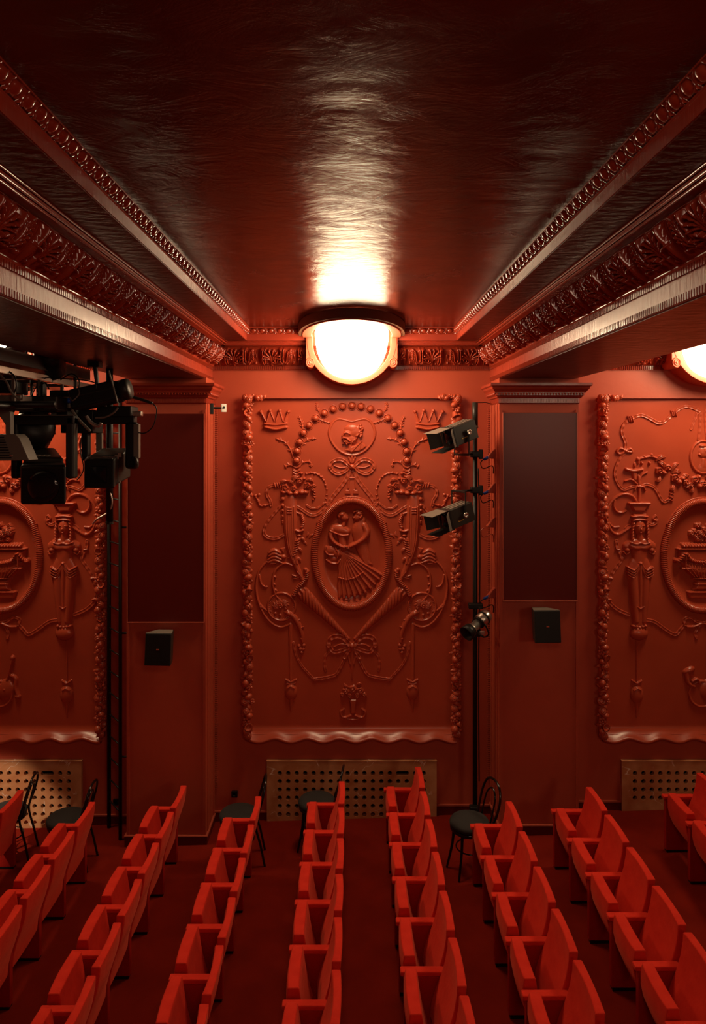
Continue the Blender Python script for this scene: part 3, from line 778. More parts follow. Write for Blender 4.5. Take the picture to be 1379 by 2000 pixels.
def torch(h):
    h.stroke([(565, 975, 12, 5), (565, 1000, 14, 6), (566, 1040, 13, 6), (569, 1075, 10, 6), (577, 1105, 6, 5.5), (590, 1135, 4, 5)])
    for k in (-8, -4, 4, 8): h.stroke([(565+k, 990), (566+k, 1040), (569+k*.7, 1075), (577+k*.4, 1103)], 1.2, 7)
    for y in (993, 998, 1003): h.stroke([(560, y), (568, y)], 1.8, 8, smooth=False)
    h.stroke([(587, 1006), (591, 1020), (588, 1032)], 3.5, 5, tw=4)
    h.stroke([(577, 1037), (584, 1039), (590, 1037)], 3, 7); h.blob(583, 1047, 5, 3, 7)
    h.stroke([(581, 1055), (577, 1070), (573, 1088)], 5.5, 6.5, tw=5)
    for x, y, a, b in ((585, 1052, 594, 1060), (580, 1072, 588, 1082), (577, 1090, 586, 1100), (568, 1085, 560, 1092)): h.leaf(x, y, a, b, 2.8, 5)
    h.stroke([(570, 1125), (579, 1127), (587, 1122)], 1.3, 4); h.stroke([(573, 1132), (582, 1130)], 1.3, 3.5); h.stroke([(580, 1118), (588, 1128)], 1.6, 6)
part('torch_shaft', t0, (545, 968, 600, 1142), torch, PC, mirror=True)
def scrolls(h):
    for k, r in enumerate((4.2, 4.2, 3.8, 3.2)):
        y = 1077+k*6.5; h.stroke([(524-k*.6, y+4, 2), (534, y-1, r), (546+k, y+4, 2.4)], 3.4, 6.5-k*.3)
    h.stroke([(521, 1094), (527, 1101), (537, 1102)], 2, 4); h.blob(552, 1089, 6, 4.5, 6); h.poly([(545, 1072), (556, 1070), (553, 1084)], 3, 1.5)
    h.stroke([(520, 1098), (505, 1116), (499, 1140), (500, 1165), (508, 1190), (520, 1210), (535, 1223), (550, 1227), (565, 1221)], 2.4, 4)
    h.stroke([(570, 1106), (555, 1102), (541, 1110), (533, 1125), (532, 1147), (538, 1165), (546, 1174)], 2.6, 4.2)
    h.stroke([(505, 1125), (508, 1140), (514, 1147), (520, 1148)], 1.8, 3)
    h.stroke([(502, 1178), (510, 1186), (518, 1194), (528, 1196)], 2, 3.4)
    for x, y in ((534, 1128), (533, 1143), (536, 1155), (508, 1188), (516, 1193)): h.blob(x+2, y, 3, 2, 5, 1)
part('scroll_stem', t0, (494, 1066, 575, 1232), scrolls, PC, mirror=True)
def tambour(h):
    h.blob(548.5, 1187, 28, 28, 2.2, pw=.15); 
    h.stroke([(548.5+math.cos(a)*27, 1187+math.sin(a)*27) for a in np.linspace(0, 2*PI, 24, endpoint=False)], 2.2, 4.2, closed=True)
    for a in np.linspace(0, 2*PI, 44, endpoint=False): h.blob(548.5+math.cos(a)*24, 1187+math.sin(a)*24, 1, 1, 3.5)
    for k in range(7):
        a = -PI+k*PI/6; h.leaf(547, 1186, 547+math.cos(a)*17, 1184+math.sin(a)*13, 3.6, 7)
    h.rose(546, 1185, 8, 9); h.rose(557, 1188, 5, 8)
    for a in (.6, 1.5, 2.3): h.blob(545+math.cos(a)*13, 1190+math.sin(a)*13, 3, 3, 5)
part('tambourine', t0, (516, 1154, 582, 1220), tambour, PC, mirror=True)
def hanging(h):
    h.stroke([(560, 1198, 6, 6), (572, 1206, 5.5, 6.5), (582, 1222, 5, 6), (588, 1240, 4, 5), (590, 1256, 3, 4)]); h.blob(563, 1200, 7, 5, 8, .6)
    h.stroke([(578, 1214), (584, 1213)], 1, 5); h.stroke([(586, 1228), (592, 1226)], 1, 5)
    for x, y in ((588, 1250), (585, 1270), (591, 1270), (588, 1277), (583, 1264), (592, 1263)): h.blob(x, y, 3.6, 3.6, 5)
    h.stroke([(566, 1222, 4, 3.5), (566, 1270, 3.2, 3), (566, 1330, 2.6, 2.6)], smooth=False)
    h.stroke([(557, 1330), (563, 1333), (567, 1335), (571, 1333), (577, 1330)], 1.8, 4.5); h.stroke([(559, 1337), (567, 1338), (575, 1337)], 1.8, 4)
    h.blob(567, 1354, 12, 17, 8); h.stroke([(560, 1346), (567, 1342), (574, 1346)], 1.6, 9); h.stroke([(567, 1370, 4, 4), (567, 1392, 1.2, 1.5)])
    h.stroke([(572, 1258), (577, 1282), (588, 1303), (600, 1317), (612, 1330)], 2.4, 3, 'ribbon')
    h.stroke([(612, 1330), (628, 1328), (643, 1325), (656, 1320), (668, 1300), (680, 1276)], 3, 3.5, 'ribbon')
part('hanging_trophy', t0, (548, 1190, 686, 1398), hanging, PC, mirror=True)
def cornu(h):
    h.stroke([(590, 1160, 13, 8), (601, 1171, 12.5, 9), (618, 1188, 10, 8), (640, 1210, 7.5, 7), (660, 1230, 5.5, 5.5), (680, 1250, 3.2, 4)], tw=9, amp=.22)
    h.stroke([(599, 1118), (597, 1130), (588, 1142), (579, 1152), (573, 1164)], 4.6, 8, tw=4, amp=.3)
    h.blob(596, 1114, 4.5, 3.8, 7)
part('cornucopia', t0, (562, 1106, 688, 1258), cornu, PC, mirror=True)
def botbow(h):
    for s_ in (1, -1):
        f = lambda x: 687+s_*(x-687)
        h.stroke([(f(684), 1264), (f(672), 1250), (f(658), 1245), (f(645), 1250), (f(641), 1263)], 5, 6, 'ribbon')
        h.stroke([(f(641), 1262), (f(650), 1275), (f(664), 1274), (f(684), 1266)], 4, 5, 'ribbon'); h.stroke([(f(680), 1262), (f(665), 1260), (f(652), 1266)], 1.4, 4)
        h.stroke([(f(644), 1274), (f(635), 1284), (f(633), 1298), (f(635), 1312)], 3, 3, 'ribbon')
        h.stroke([(f(684), 1268), (f(678), 1278), (f(672), 1288)], 3.4, 5, 'ribbon'); h.blob(f(672), 1289, 3, 2.4, 5)
    h.stroke([(687, 1270, 4, 3.5), (687, 1300, 3, 3), (687, 1328, 1.6, 2)]); h.stroke([(677, 1272), (683, 1300)], 1.6, 2.4); h.stroke([(697, 1272), (691, 1300)], 1.6, 2.4)
    h.blob(687, 1264, 6, 6, 7)
part('ribbon_bow', t0, (628, 1238, 746, 1334), botbow, PC)
def vase(h):
    for x, y, r in ((689, 1349, 9), (675, 1353, 8), (703, 1352, 8), (682, 1362, 6), (697, 1362, 7), (668, 1360, 5), (711, 1360, 5)): h.rose(x, y, r, 8)
    for x, y, a, b in ((680, 1345, 672, 1338), (697, 1343, 706, 1338), (705, 1360, 716, 1364)): h.leaf(x, y, a, b, 3, 6)
    h.poly([(680, 1368), (698, 1368), (695, 1380), (694, 1398), (684, 1398), (683, 1380)], 5, 2.5)
    for s_ in (-1, 1): h.stroke([(689+s_*4, 1400), (689+s_*14, 1404), (689+s_*22, 1402), (689+s_*24, 1393), (689+s_*18, 1388)], 2.4, 5)
    h.stroke([(674, 1406), (689, 1409), (704, 1406)], 2.4, 4)
part('flower_vase', t0, (658, 1332, 722, 1414), vase, PC)
def couple(h):
    # man
    h.stroke([(706, 1018, 8, 7), (700, 1035, 13, 9), (702, 1052, 13, 8), (707, 1072, 12, 7), (713, 1090, 10, 6), (718, 1106, 8, 5)])
    h.blob(698, 1011, 8.5, 10.5, 11, .25); h.blob(701, 1004, 8.5, 6, 13, .2); h.blob(705, 1010, 4, 7, 12.4); h.blob(691, 1012, 3, 3.4, 10.5); h.blob(703, 1012, 1.8, 2.6, 14); h.stroke([(690, 1002), (697, 999), (706, 1001)], 1.3, 12.5)
    h.stroke([(711, 1028, 7, 11), (716, 1040, 7, 12), (712, 1052, 6, 13), (698, 1062, 5, 13), (684, 1069, 4, 13)])
    h.poly([(703, 1070), (717, 1072), (722, 1096), (728, 1106), (712, 1108), (704, 1092)], 6, 3)
    h.stroke([(722, 1130, 5, 4), (727, 1150, 5, 5), (725, 1163, 4, 6)]); h.stroke([(716, 1170, 3, 6), (730, 1163, 3, 6)])
    # woman
    h.blob(672, 1012, 8.5, 10, 12, -.2); h.blob(667, 1006, 8.5, 6, 13, -.3); h.blob(662, 1010, 4.5, 6, 11); h.blob(678, 1013, 2, 2.2, 13)
    h.stroke([(672, 1020, 4, 8), (670, 1028, 4.5, 9)])
    h.stroke([(652, 1034, 8, 9), (664, 1036, 11, 11), (676, 1040, 8, 9)]); h.stroke([(664, 1038, 10, 9), (667, 1052, 8, 9), (669, 1064, 7.5, 9), (669, 1074, 8, 9)])
    h.stroke([(644, 1038), (655, 1043), (668, 1047), (680, 1046)], 2, 12)
    h.stroke([(648, 1036, 6, 10), (645, 1046, 5.5, 11), (648, 1056, 4.5, 12), (658, 1065, 3.8, 13), (672, 1071, 3.2, 14)])
    for k in range(4): h.stroke([(672+k*1.5, 1068+k*1.6), (679+k, 1069+k*1.5)], 1, 15, smooth=False)
    # bustle ruffles
    h.blob(645, 1077, 11, 9, 8, pw=.3); h.stroke([(636, 1070), (634, 1078), (640, 1085), (650, 1086)], 2, 10)
    h.blob(660, 1083, 12, 10, 10); h.stroke([(655, 1072), (660, 1084), (658, 1092)], 1.2, 12); h.stroke([(663, 1074), (665, 1086)], 1.2, 12)
    h.stroke([(637, 1096), (646, 1102), (658, 1103), (664, 1095)], 3, 8); h.blob(650, 1094, 12, 8, 6)
    # skirt
    ends = [(662, 1168), (671, 1170), (681, 1169), (692, 1167), (703, 1163), (713, 1159), (723, 1151), (732, 1143), (740, 1133), (745, 1125)]
    h.poly([(664, 1072), (680, 1076), (700, 1090), (722, 1108), (746, 1122), (738, 1137), (722, 1150), (712, 1160), (692, 1168), (660, 1169), (660, 1130), (658, 1100)], 6, 4)
    for i, (x, y) in enumerate(ends):
        x0_, y0_ = 668+i*.9, 1082+i*.4; bend = (i-3)*1.6
        xm, ym = (x0_+x)/2-2+bend*.3, (y0_+y)/2+4-abs(bend)*.5
        h.stroke([(x0_, y0_, 1.3, 8), (xm, ym, 2.2, 9), (x, y, 3.6, 11)])
    h.stroke([(660, 1130), (676, 1134), (694, 1130), (708, 1120)], 1.2, 11, tw=5)
    h.stroke([(664, 1176), (672, 1175), (678, 1174)], 2.6, 6); h.stroke([(692, 1172), (696, 1177), (701, 1179)], 2.4, 7)
part('dancing_couple', t0, (626, 992, 752, 1186), couple, PC, y=.10, res=.5, mul=.9)

# ---------------- urn panels (left and right bays share their ornament)
UC = 1377
def cary(h):
    x = 1251
    h.poly([(1230, 983), (1272, 983), (1268, 990), (1262, 1000), (1240, 1000), (1234, 990)], 8, 3); h.stroke([(1231, 984), (1271, 984)], 3, 12, smooth=False)
    h.poly([(1238, 1004), (1266, 1004), (1264, 1018), (1240, 1018)], 8, 3); h.stroke([(1237, 1010), (1252, 1008), (1267, 1010)], 2.4, 11); h.stroke([(1238, 1017), (1252, 1015), (1266, 1017)], 2.4, 11)
    h.blob(x+1, 1031, 11.5, 17, 13); h.blob(x+1, 1034, 2, 5, 16); h.blob(1252, 1040.5, 3, 1.2, 14.4)
    h.stroke([(1244, 1028), (1248, 1027)], 1.2, 14); h.stroke([(1255, 1027), (1259, 1028)], 1.2, 14)
    h.stroke([(1252, 1044, 6, 9), (1252, 1056, 7, 8)])
    for sx in (-1, 1): h.stroke([(x+1+sx*13, 1022), (x+1+sx*15, 1038), (x+1+sx*14, 1058)], 3.4, 9, tw=6)
    h.stroke([(1228, 1068, 9, 7), (1240, 1063, 11, 9), (1252, 1064, 10, 9), (1264, 1063, 11, 9), (1276, 1068, 9, 7)])
    h.stroke([(1234, 1066, 7, 10), (1243, 1070, 8, 12), (1252, 1070, 7, 11), (1261, 1070, 8, 12), (1270, 1066, 7, 10)]); h.stroke([(1233, 1060), (1244, 1063), (1252, 1061), (1260, 1063), (1271, 1060)], 1.4, 13)
    for sx in (-1, 1): h.blob(x+1+sx*24, 1075, 6, 5, 9); h.stroke([(x+1+sx*20, 1080), (x+1+sx*27, 1084), (x+1+sx*31, 1079)], 2, 6)
    h.stroke([(1252, 1075, 17, 9), (1252, 1092, 14, 8.5), (1252, 1104, 18, 8)])
    h.stroke([(1252, 1104, 20, 8), (1252, 1120, 25, 8), (1252, 1140, 22, 8), (1252, 1170, 19, 8), (1252, 1200, 16, 8), (1252, 1222, 13, 8)])
    for sx in (-1, 1):
        h.stroke([(x+1+sx*12, 1130, 9, 11), (x+1+sx*10, 1165, 9, 11), (x+1+sx*7, 1215, 6, 10)])
        for k in range(4): h.stroke([(x+1+sx*3, 1103+k*3), (x+1+sx*12, 1114+k*5), (x+1+sx*25, 1108+k*5)], 1.6, 12)
    h.stroke([(1252, 1105, 5, 12), (1252, 1135, 5, 11), (1252, 1160, 4, 10), (1252, 1185, 5, 9)]); h.blob(1252, 1101, 5, 4, 14); h.stroke([(1245, 1185), (1252, 1189), (1259, 1185)], 2, 11)
    for k in range(-2, 3): h.blob(1251+k*6, 1226-abs(k), 4, 3.5, 11)
    h.blob(1251, 1239, 18, 14, 13)
part_cary = lambda t: None
urn_parts = []
def upart(name, bbox, fn, mirror=True, y=YF, res=.6, blur=1):
    h = HF(*bbox, res); fn(h)
    if blur: h.blur(blur)
    urn_parts.append((name, h.data(name, UC, CYP), mirror, y))
upart('caryatid', (1215, 976, 1288, 1258), cary)
def candel(h):
    h.stroke([(1226, 917), (1241, 920), (1257, 917)], 3.6, 8); h.stroke([(1242, 922, 6, 5), (1243, 936, 4, 5)]); h.blob(1243, 909, 3, 6, 4)
    h.stroke([(1250, 930, 3), (1252, 950, 3.5), (1252, 965, 2.6), (1251, 980, 3.2)], 3, 5)
    h.stroke([(1224, 940), (1236, 937), (1247, 946)], 2, 5); h.stroke([(1251, 942), (1256, 929), (1267, 923)], 2, 5)
    h.stroke([(1243, 957), (1246, 950), (1252, 952)], 2, 6); h.stroke([(1263, 958), (1259, 951), (1253, 952)], 2, 6); h.blob(1252, 951, 4, 4, 7)
upart('candelabrum', (1218, 900, 1274, 984), candel)
def urib(h):
    h.stroke([(1370, 803), (1356, 796), (1342, 794), (1330, 799), (1320, 807), (1302, 823), (1289, 826), (1274, 818), (1256, 811), (1238, 817), (1222, 829), (1218, 845), (1225, 864), (1225, 876)], 3.4, 4.5, 'ribbon')
    for x, y in ((1318, 808), (1233, 819)): 
        for k in range(3): h.stroke([(x-4+k*4, y-6), (x-1+k*4, y+5)], 1.1, 5.5, smooth=False)
    h.stroke([(1225, 881), (1215, 876), (1208, 882), (1214, 887), (1225, 881)], 2.6, 5); h.stroke([(1225, 881), (1234, 877), (1238, 883), (1225, 882)], 2.6, 5); h.blob(1225, 881, 4, 4, 7)
    h.stroke([(1222, 886), (1210, 903), (1204, 925), (1210, 945), (1221, 957), (1234, 953), (1246, 950)], 3, 4, 'ribbon')
    h.stroke([(1256, 951), (1267, 947), (1280, 952), (1288, 962), (1294, 974), (1301, 981), (1310, 977), (1316, 966), (1317, 955)], 3, 4, 'ribbon')
    for k in range(4): h.stroke([(1309+k*1.6, 976-k*6), (1317+k, 979-k*6)], 1, 5, smooth=False)
    h.stroke([(1366, 806), (1360, 822), (1354, 838)], 3, 3.5, 'ribbon'); h.stroke([(1372, 806), (1371, 835), (1368, 858)], 3, 3.5, 'ribbon')
upart('ribbon', (1198, 786, 1377, 990), urib)
def uscroll(h):
    h.stroke([(1238, 1028), (1225, 1037), (1210, 1045), (1197, 1038), (1189, 1018), (1188, 997), (1200, 977), (1219, 966), (1237, 969), (1246, 980)], 3, 5)
    h.stroke([(1204, 978), (1202, 990), (1208, 1000), (1218, 1002), (1226, 998)], 2.6, 4.5); h.stroke([(1191, 1020), (1200, 1030), (1212, 1030)], 2, 4)
    h.stroke([(1266, 1021), (1277, 1026), (1287, 1020), (1284, 1009)], 3, 4.5, 'ribbon'); h.stroke([(1284, 1008), (1279, 1014), (1284, 1018)], 2.2, 4)
    h.stroke([(1238, 1026), (1228, 1030), (1220, 1040)], 3, 5, 'ribbon')
    h.stroke([(1207, 1058), (1209, 1072), (1218, 1092), (1208, 1108), (1197, 1126), (1190, 1150), (1191, 1174), (1208, 1192), (1232, 1203)], 3.6, 4, 'ribbon')
    for x, y in ((1210, 1074), (1196, 1130), (1193, 1172)): h.stroke([(x-4, y), (x+4, y+1)], 1.1, 5, smooth=False)
    h.stroke([(1264, 1213), (1282, 1217), (1302, 1231), (1322, 1242), (1332, 1233), (1342, 1222)], 3.4, 4, 'ribbon')
    h.stroke([(1342, 1222), (1340, 1212), (1352, 1208), (1364, 1216), (1376, 1219)], 3, 5, 'ribbon'); h.stroke([(1346, 1226), (1358, 1226), (1374, 1220)], 2.6, 5); h.stroke([(1370, 1224), (1362, 1238), (1364, 1248)], 3, 4, 'ribbon')
    h.stroke([(1247, 1254), (1247, 1332)], 1.6, 2.8, smooth=False); h.stroke([(1238, 1332), (1247, 1337), (1256, 1332)], 2, 5)
    h.blob(1247, 1359, 13, 18, 9); h.stroke([(1240, 1350), (1247, 1346), (1254, 1350)], 1.6, 10); h.stroke([(1247, 1376, 4, 4), (1247, 1404, 1.2, 1.5)])
upart('scroll_ribbon', (1182, 960, 1377, 1410), uscroll)
def ugarl(h):
    h.stroke([(1250, 905), (1252, 897), (1263, 894), (1276, 892), (1290, 898), (1304, 908)], 2.2, 5)
    for x, y in ((1249, 897), (1257, 905), (1262, 893), (1276, 889), (1272, 905)): h.blob(x, y, 3.6, 3, 6, random.uniform(0, 3))
    for x, y, r in ((1291, 920, 9), (1308, 914, 7.5), (1322, 934, 10), (1343, 943, 7), (1361, 938, 9), (1376, 946, 9), (1352, 948, 6)): h.rose(x, y, r, 12)
    for x, y, r in ((1300, 924, 5), (1330, 942, 6), (1336, 935, 5), (1368, 932, 5), (1370, 950, 5)): h.blob(x, y, r, r, 11)
    for x, y, a, b in ((1285, 900, 1304, 893), (1290, 903, 1300, 915), (1315, 920, 1330, 905), (1318, 925, 1334, 922), (1335, 938, 1350, 928), (1340, 950, 1352, 957), (1292, 932, 1284, 940), (1318, 948, 1312, 958), (1356, 952, 1350, 962)): h.leaf(x, y, a, b, 4.4, 9)
upart('flower_swag', (1242, 884, 1387, 966), ugarl)
def umed(h):
    h.blob(1377, 893, 26, 33, 3, pw=.2); h.stroke([(1377+math.cos(a)*24.5, 893+math.sin(a)*31.5) for a in np.linspace(0, 2*PI, 24, endpoint=False)], 2.6, 5, closed=True)
    h.blob(1377, 884, 11, 13, 8); h.blob(1369, 888, 3, 3, 8); h.blob(1382, 880, 10, 10, 9); h.stroke([(1377, 898, 5, 6), (1378, 908, 8, 6), (1378, 915, 13, 5)]); h.blob(1376, 871, 8, 4, 9)
upart('portrait_medallion', (1348, 856, 1408, 930), umed, mirror=False)
def uurn(h):
    c = UC
    for i in range(26):
        a = random.uniform(0, 2*PI); r = random.uniform(0, 1)**.5; h.rose(c+math.cos(a)*20*r, 1042+math.sin(a)*18*r, 6.5, 9+5*(1-r))
    h.poly([(c-48, 1074), (c-40, 1063), (c+40, 1063), (c+48, 1074)], 12, 5)
    for k in range(-7, 8): h.blob(c+k*5.6, 1067, 3, 5, 14)
    h.stroke([(c-48, 1074), (c+48, 1074)], 2, 14, smooth=False)
    h.poly([(c-46, 1076), (c+46, 1076), (c+44, 1098), (c-44, 1098)], 10, 3)
    h.poly([(c-42, 1098), (c+42, 1098), (c+34, 1116), (c+17, 1131), (c-17, 1131), (c-34, 1116)], 12, 12)
    h.stroke([(c-40, 1112), (c+40, 1112)], 1.6, 13, smooth=False)
    for s_ in (-1, 1):
        h.stroke([(c+s_*50, 1097, 5), (c+s_*44, 1094, 4), (c+s_*33, 1082, 3), (c+s_*22, 1096, 4.5), (c, 1101, 5)], 4, 15, tw=5)
        h.stroke([(c+s_*33, 1082), (c+s_*34, 1110)], 1.8, 14)
        for k in range(4): h.stroke([(c+s_*(4+k*9), 1114), (c+s_*(2+k*4.5), 1129)], 1.4, 14, smooth=False)
    h.stroke([(c-18, 1132), (c+18, 1132)], 2, 12, smooth=False); h.poly([(c-15, 1134), (c+15, 1134), (c+12, 1142), (c+18, 1156), (c-18, 1156), (c-12, 1142)], 9, 4); h.stroke([(c-14, 1143), (c+14, 1143)], 1.8, 11, smooth=False)
    h.poly([(c-28, 1157), (c+28, 1157), (c+25, 1172), (c-25, 1172)], 9, 2.5); h.stroke([(c-27, 1159), (c+27, 1159)], 2.2, 12, smooth=False)
upart('urn', (UC-58, 1014, UC+58, 1176), uurn, mirror=False, y=.10)
def utro(h):
    c = UC
    h.blob(c-2, 1358, 26, 26, 3, pw=.2); h.stroke([(c-2+math.cos(a)*25, 1358+math.sin(a)*25) for a in np.linspace(0, 2*PI, 20, endpoint=False)], 2.4, 5, closed=True)
    h.blob(c-28, 1312, 13, 6, 8, -.4); h.stroke([(c-32, 1316, 5), (c-30, 1335, 4), (c-18, 1343, 4)], 4, 7); h.stroke([(c-22, 1332), (c-12, 1328), (c-8, 1336)], 2.4, 8)
    h.blob(c+10, 1350, 17, 22, 9, .25); h.stroke([(c+14, 1330, 3), (c+20, 1305, 2.6), (c+24, 1290, 3.4)], 3, 7); h.blob(c+24, 1287, 4.5, 5, 8); h.blob(c+10, 1348, 4, 4, 10.5)
    h.stroke([(c+22, 1322), (c+30, 1328), (c+30, 1345), (c+34, 1360)], 4, 6); h.blob(c+34, 1363, 6, 5, 7)
upart('music_trophy', (UC-46, 1280, UC+46, 1390), utro, mirror=False)
for cx, lab in ((PITCH, 'red plaster relief panel with flower urn at the right edge beyond the pilaster'), (-PITCH, 'red plaster relief panel with flower urn at the far left behind the black ladder')):
    t = base_panel(cx, lab, 77, 107, 1087)
    for name, me, mir, y in urn_parts:
        share(name, me, t, (0, y, 0))
        if mir: share(name, me, t, (0, y, 0), (0, 0, 0), (-1, 1, 1))

# ================================================================== MARBLE RADIATOR FRONTS
def grille(cx, label):
    t = thing('radiator_cover', label, 'radiator cover', (cx, -.045, 0), 0, 'pierced marble radiator fronts')
    px = 16.45/S; x_l = -8.5*px; r = 4.4/S; th = .045
    zt = GT; rows = []; z = zw(1506.5)
    while z > ground(cx)+.05: rows.append(z); z -= 16/S
    mb = MB()
    xe = [-GH]+[x_l+(i-.5)*px for i in range(19)]+[GH]
    ze = [zt]+[rows[0]+8/S-k*16/S for k in range(len(rows)+1)]
    zbot = lambda x: ground(cx+x)-.01
    N = 12
    def cellhole(xa, xb, za, zb, cxs, cz):    # cell with a (possibly stretched) round hole
        ring = []; sq = []
        xm = (xa+xb)/2
        hx = (cxs[1]-cxs[0])/2; cxx = (cxs[0]+cxs[1])/2
        for k in range(N):
            a = 2*PI*(k+.5)/N; c, s_ = math.cos(a), math.sin(a)
            ring.append((cxx+r*c+math.copysign(hx, c), cz+r*s_))
            m_ = max(abs(c), abs(s_)); sq.append((xm+(xb-xa)/2*c/m_, (za+zb)/2+(za-zb)/2*s_/m_))
        # square corners
        vs = [(x, 0, z_) for x, z_ in sq]+[(x, 0, z_) for x, z_ in ring]+[(x, th, z_) for x, z_ in ring]
        fs = []
        for k in range(N):
            j = (k+1) % N; fs += [(k, N+k, N+j, j), (N+k, 2*N+k, 2*N+j, N+j)]
        for i_, (ka, cxn, czn) in enumerate(((1, xb, za), (4, xa, za), (7, xa, zb), (10, xb, zb))):
            n0 = len(vs); vs.append((cxn, 0, czn)); fs.append((ka, (ka+1) % N, n0)) if True else None
        mb.add(vs, fs)
    def rect(xa, xb, za, zb):
        if za-zb > 1e-4: mb.add([(xa, 0, za), (xb, 0, za), (xb, 0, zb), (xa, 0, zb)], [(0, 3, 2, 1)])
    rect(-GH, GH, ze[0], ze[1])
    for j in range(len(rows)):
        rect(-GH, xe[1], ze[j+1], ze[j+2]); rect(xe[-2], GH, ze[j+1], ze[j+2])
        i = 0
        while i < 18:
            slot = (j == 0 and i in (14,)) or (j == 0 and i == 16 and False)
            xa = xe[i+1]
            if slot: cellhole(xa, xe[i+3], ze[j+1], ze[j+2], (x_l+i*px, x_l+(i+1)*px), rows[j]); i += 2
            else: cellhole(xa, xe[i+2], ze[j+1], ze[j+2], (x_l+i*px, x_l+i*px), rows[j]); i += 1
    mb.add([(-GH, 0, ze[-1]), (GH, 0, ze[-1]), (GH, 0, zbot(GH)), (-GH, 0, zbot(-GH))], [(0, 3, 2, 1)])
    # sides and top edge
    mb.add([(-GH, 0, zt), (GH, 0, zt), (GH, th, zt), (-GH, th, zt)], [(0, 1, 2, 3)])
    for sx in (-1, 1): mb.add([(sx*GH, 0, zt), (sx*GH, th, zt), (sx*GH, th, zbot(sx*GH)), (sx*GH, 0, zbot(sx*GH))], [(0, 1, 2, 3)])
    obj('marble_slab', mb, 'marble', t)
    obj('top_edge', MB().bb((-GH-.004, -.006, zt), (GH+.004, th, zt+.012)), 'marble', t, bevel=.003)
    return t
grille(0, 'pierced brown marble radiator front below the dancing couple panel')
grille(-PITCH, 'pierced brown marble radiator front at the far left, brightly lit')
grille(PITCH, 'pierced brown marble radiator front at the right edge of the photo')

# ================================================================== ACOUSTIC BOARDS, SPEAKERS, SMALL FITTINGS
def board(xa, xb, za, zb, label):
    t = thing('acoustic_board', label, 'wall board', ((xa+xb)/2, -DP-.002, za), 0, 'maroon boards on the pilasters')
    w_, h_ = (xb-xa)/2, zb-za
    obj('board_face', MB().bb((-w_, -.03, 0), (w_, 0, h_)), 'board', t, bevel=.003)
    obj('bottom_rail', MB().bb((-w_-.006, -.042, -.014), (w_+.006, 0, .0)), 'edge', t, bevel=.002)
    for s_ in (-1, 1): obj('side_rail', MB().bb((s_*w_, -.036, 0), (s_*(w_+.008), 0, h_)), 'edge', t)
    return t
d_ = 7.77
board((983-CX)*d_/F, (1126-CX)*d_/F, CAMZ-(1172-CY)*d_/F, CAMZ-(806-CY)*d_/F, 'tall maroon satin board on the right pilaster')
board((250-CX)*d_/F, (398-CX)*d_/F, CAMZ-(1214-CY)*d_/F, CAMZ-(808-CY)*d_/F, 'tall maroon satin board on the left pilaster beside the ladder')
def speaker(px, py, rot, label):
    p = P(px, py, 7.60)
    t = thing('speaker', label, 'speaker', (p.x, -DP, p.z), 0, 'small speakers on the pilasters')
    m = MB(); hw, hb, d1, hh = .145, .085, .26, .17
    R_ = Matrix.Rotation(rot, 3, 'Z') @ Matrix.Rotation(-.12, 3, 'X')
    q = [(-hw, -d1, -hh), (hw, -d1, -hh), (hb, 0, -hh), (-hb, 0, -hh), (-hw, -d1, hh), (hw, -d1, hh), (hb, 0, hh), (-hb, 0, hh)]
    q = [R_ @ Vector(a)+Vector((0, -.05, 0)) for a in q]
    obj('cabinet', m.hexa(q), 'darkgrey', t, bevel=.008)
    q = [(-hw+.01, -d1-.006, -hh+.01), (hw-.01, -d1-.006, -hh+.01), (hw-.01, -d1, -hh+.01), (-hw+.01, -d1, -hh+.01), (-hw+.01, -d1-.006, hh-.01), (hw-.01, -d1-.006, hh-.01), (hw-.01, -d1, hh-.01), (-hw+.01, -d1, hh-.01)]
    obj('mesh_front', MB().hexa([R_ @ Vector(a)+Vector((0, -.05, 0)) for a in q]), 'black', t)
    q = [(-hb*1.7, -d1+.01, hh), (hb*1.7, -d1+.01, hh), (hb*.95, -.01, hh), (-hb*.95, -.01, hh), (-hb*1.7, -d1+.01, hh+.004), (hb*1.7, -d1+.01, hh+.004), (hb*.95, -.01, hh+.004), (-hb*.95, -.01, hh+.004)]
    obj('top_plate', MB().hexa([R_ @ Vector(a)+Vector((0, -.05, 0)) for a in q]), 'grey', t)
    obj('badge', MB().box(R_ @ Vector((0, -d1-.008, 0))+Vector((0, -.05, 0)), (.03, .004, .012)), 'edge', t)
    obj('wall_bracket', MB().bb((-.03, -.07, -.06), (.03, 0, .06)), 'black', t)
speaker(317, 1268, -.06, 'small black speaker on the left pilaster below its maroon board')
speaker(1061, 1224, .06, 'small black speaker on the right pilaster below its maroon board')
p = P(437, 797, 7.72)
t = thing('wall_sensor', 'small white square sensor on a black arm at the left pilaster top', 'sensor', (p.x, p.y, p.z), .45)
obj('sensor_face', MB().box((0, 0, 0), (.058, .02, .09)), 'white', t, bevel=.004); obj('sensor_eye', MB().lathe([(.013, 0), (.013, .006), (.001, .006)], 10, (0, -.01, .005), Matrix.Rotation(PI/2, 3, 'X')), 'black', t)
obj('arm', MB().tube([(-.03, 0, 0), (-.13, .005, 0)], .011, 8), 'black', t); obj('arm_plate', MB().box((-.135, .0, -.01), (.03, .05, .12)), 'black', t, bevel=.004)
p = P(458, 1551, 8.24)
t = thing('wall_socket', 'small black socket low on the wall left of the marble radiator front', 'socket', (p.x, 0, p.z))
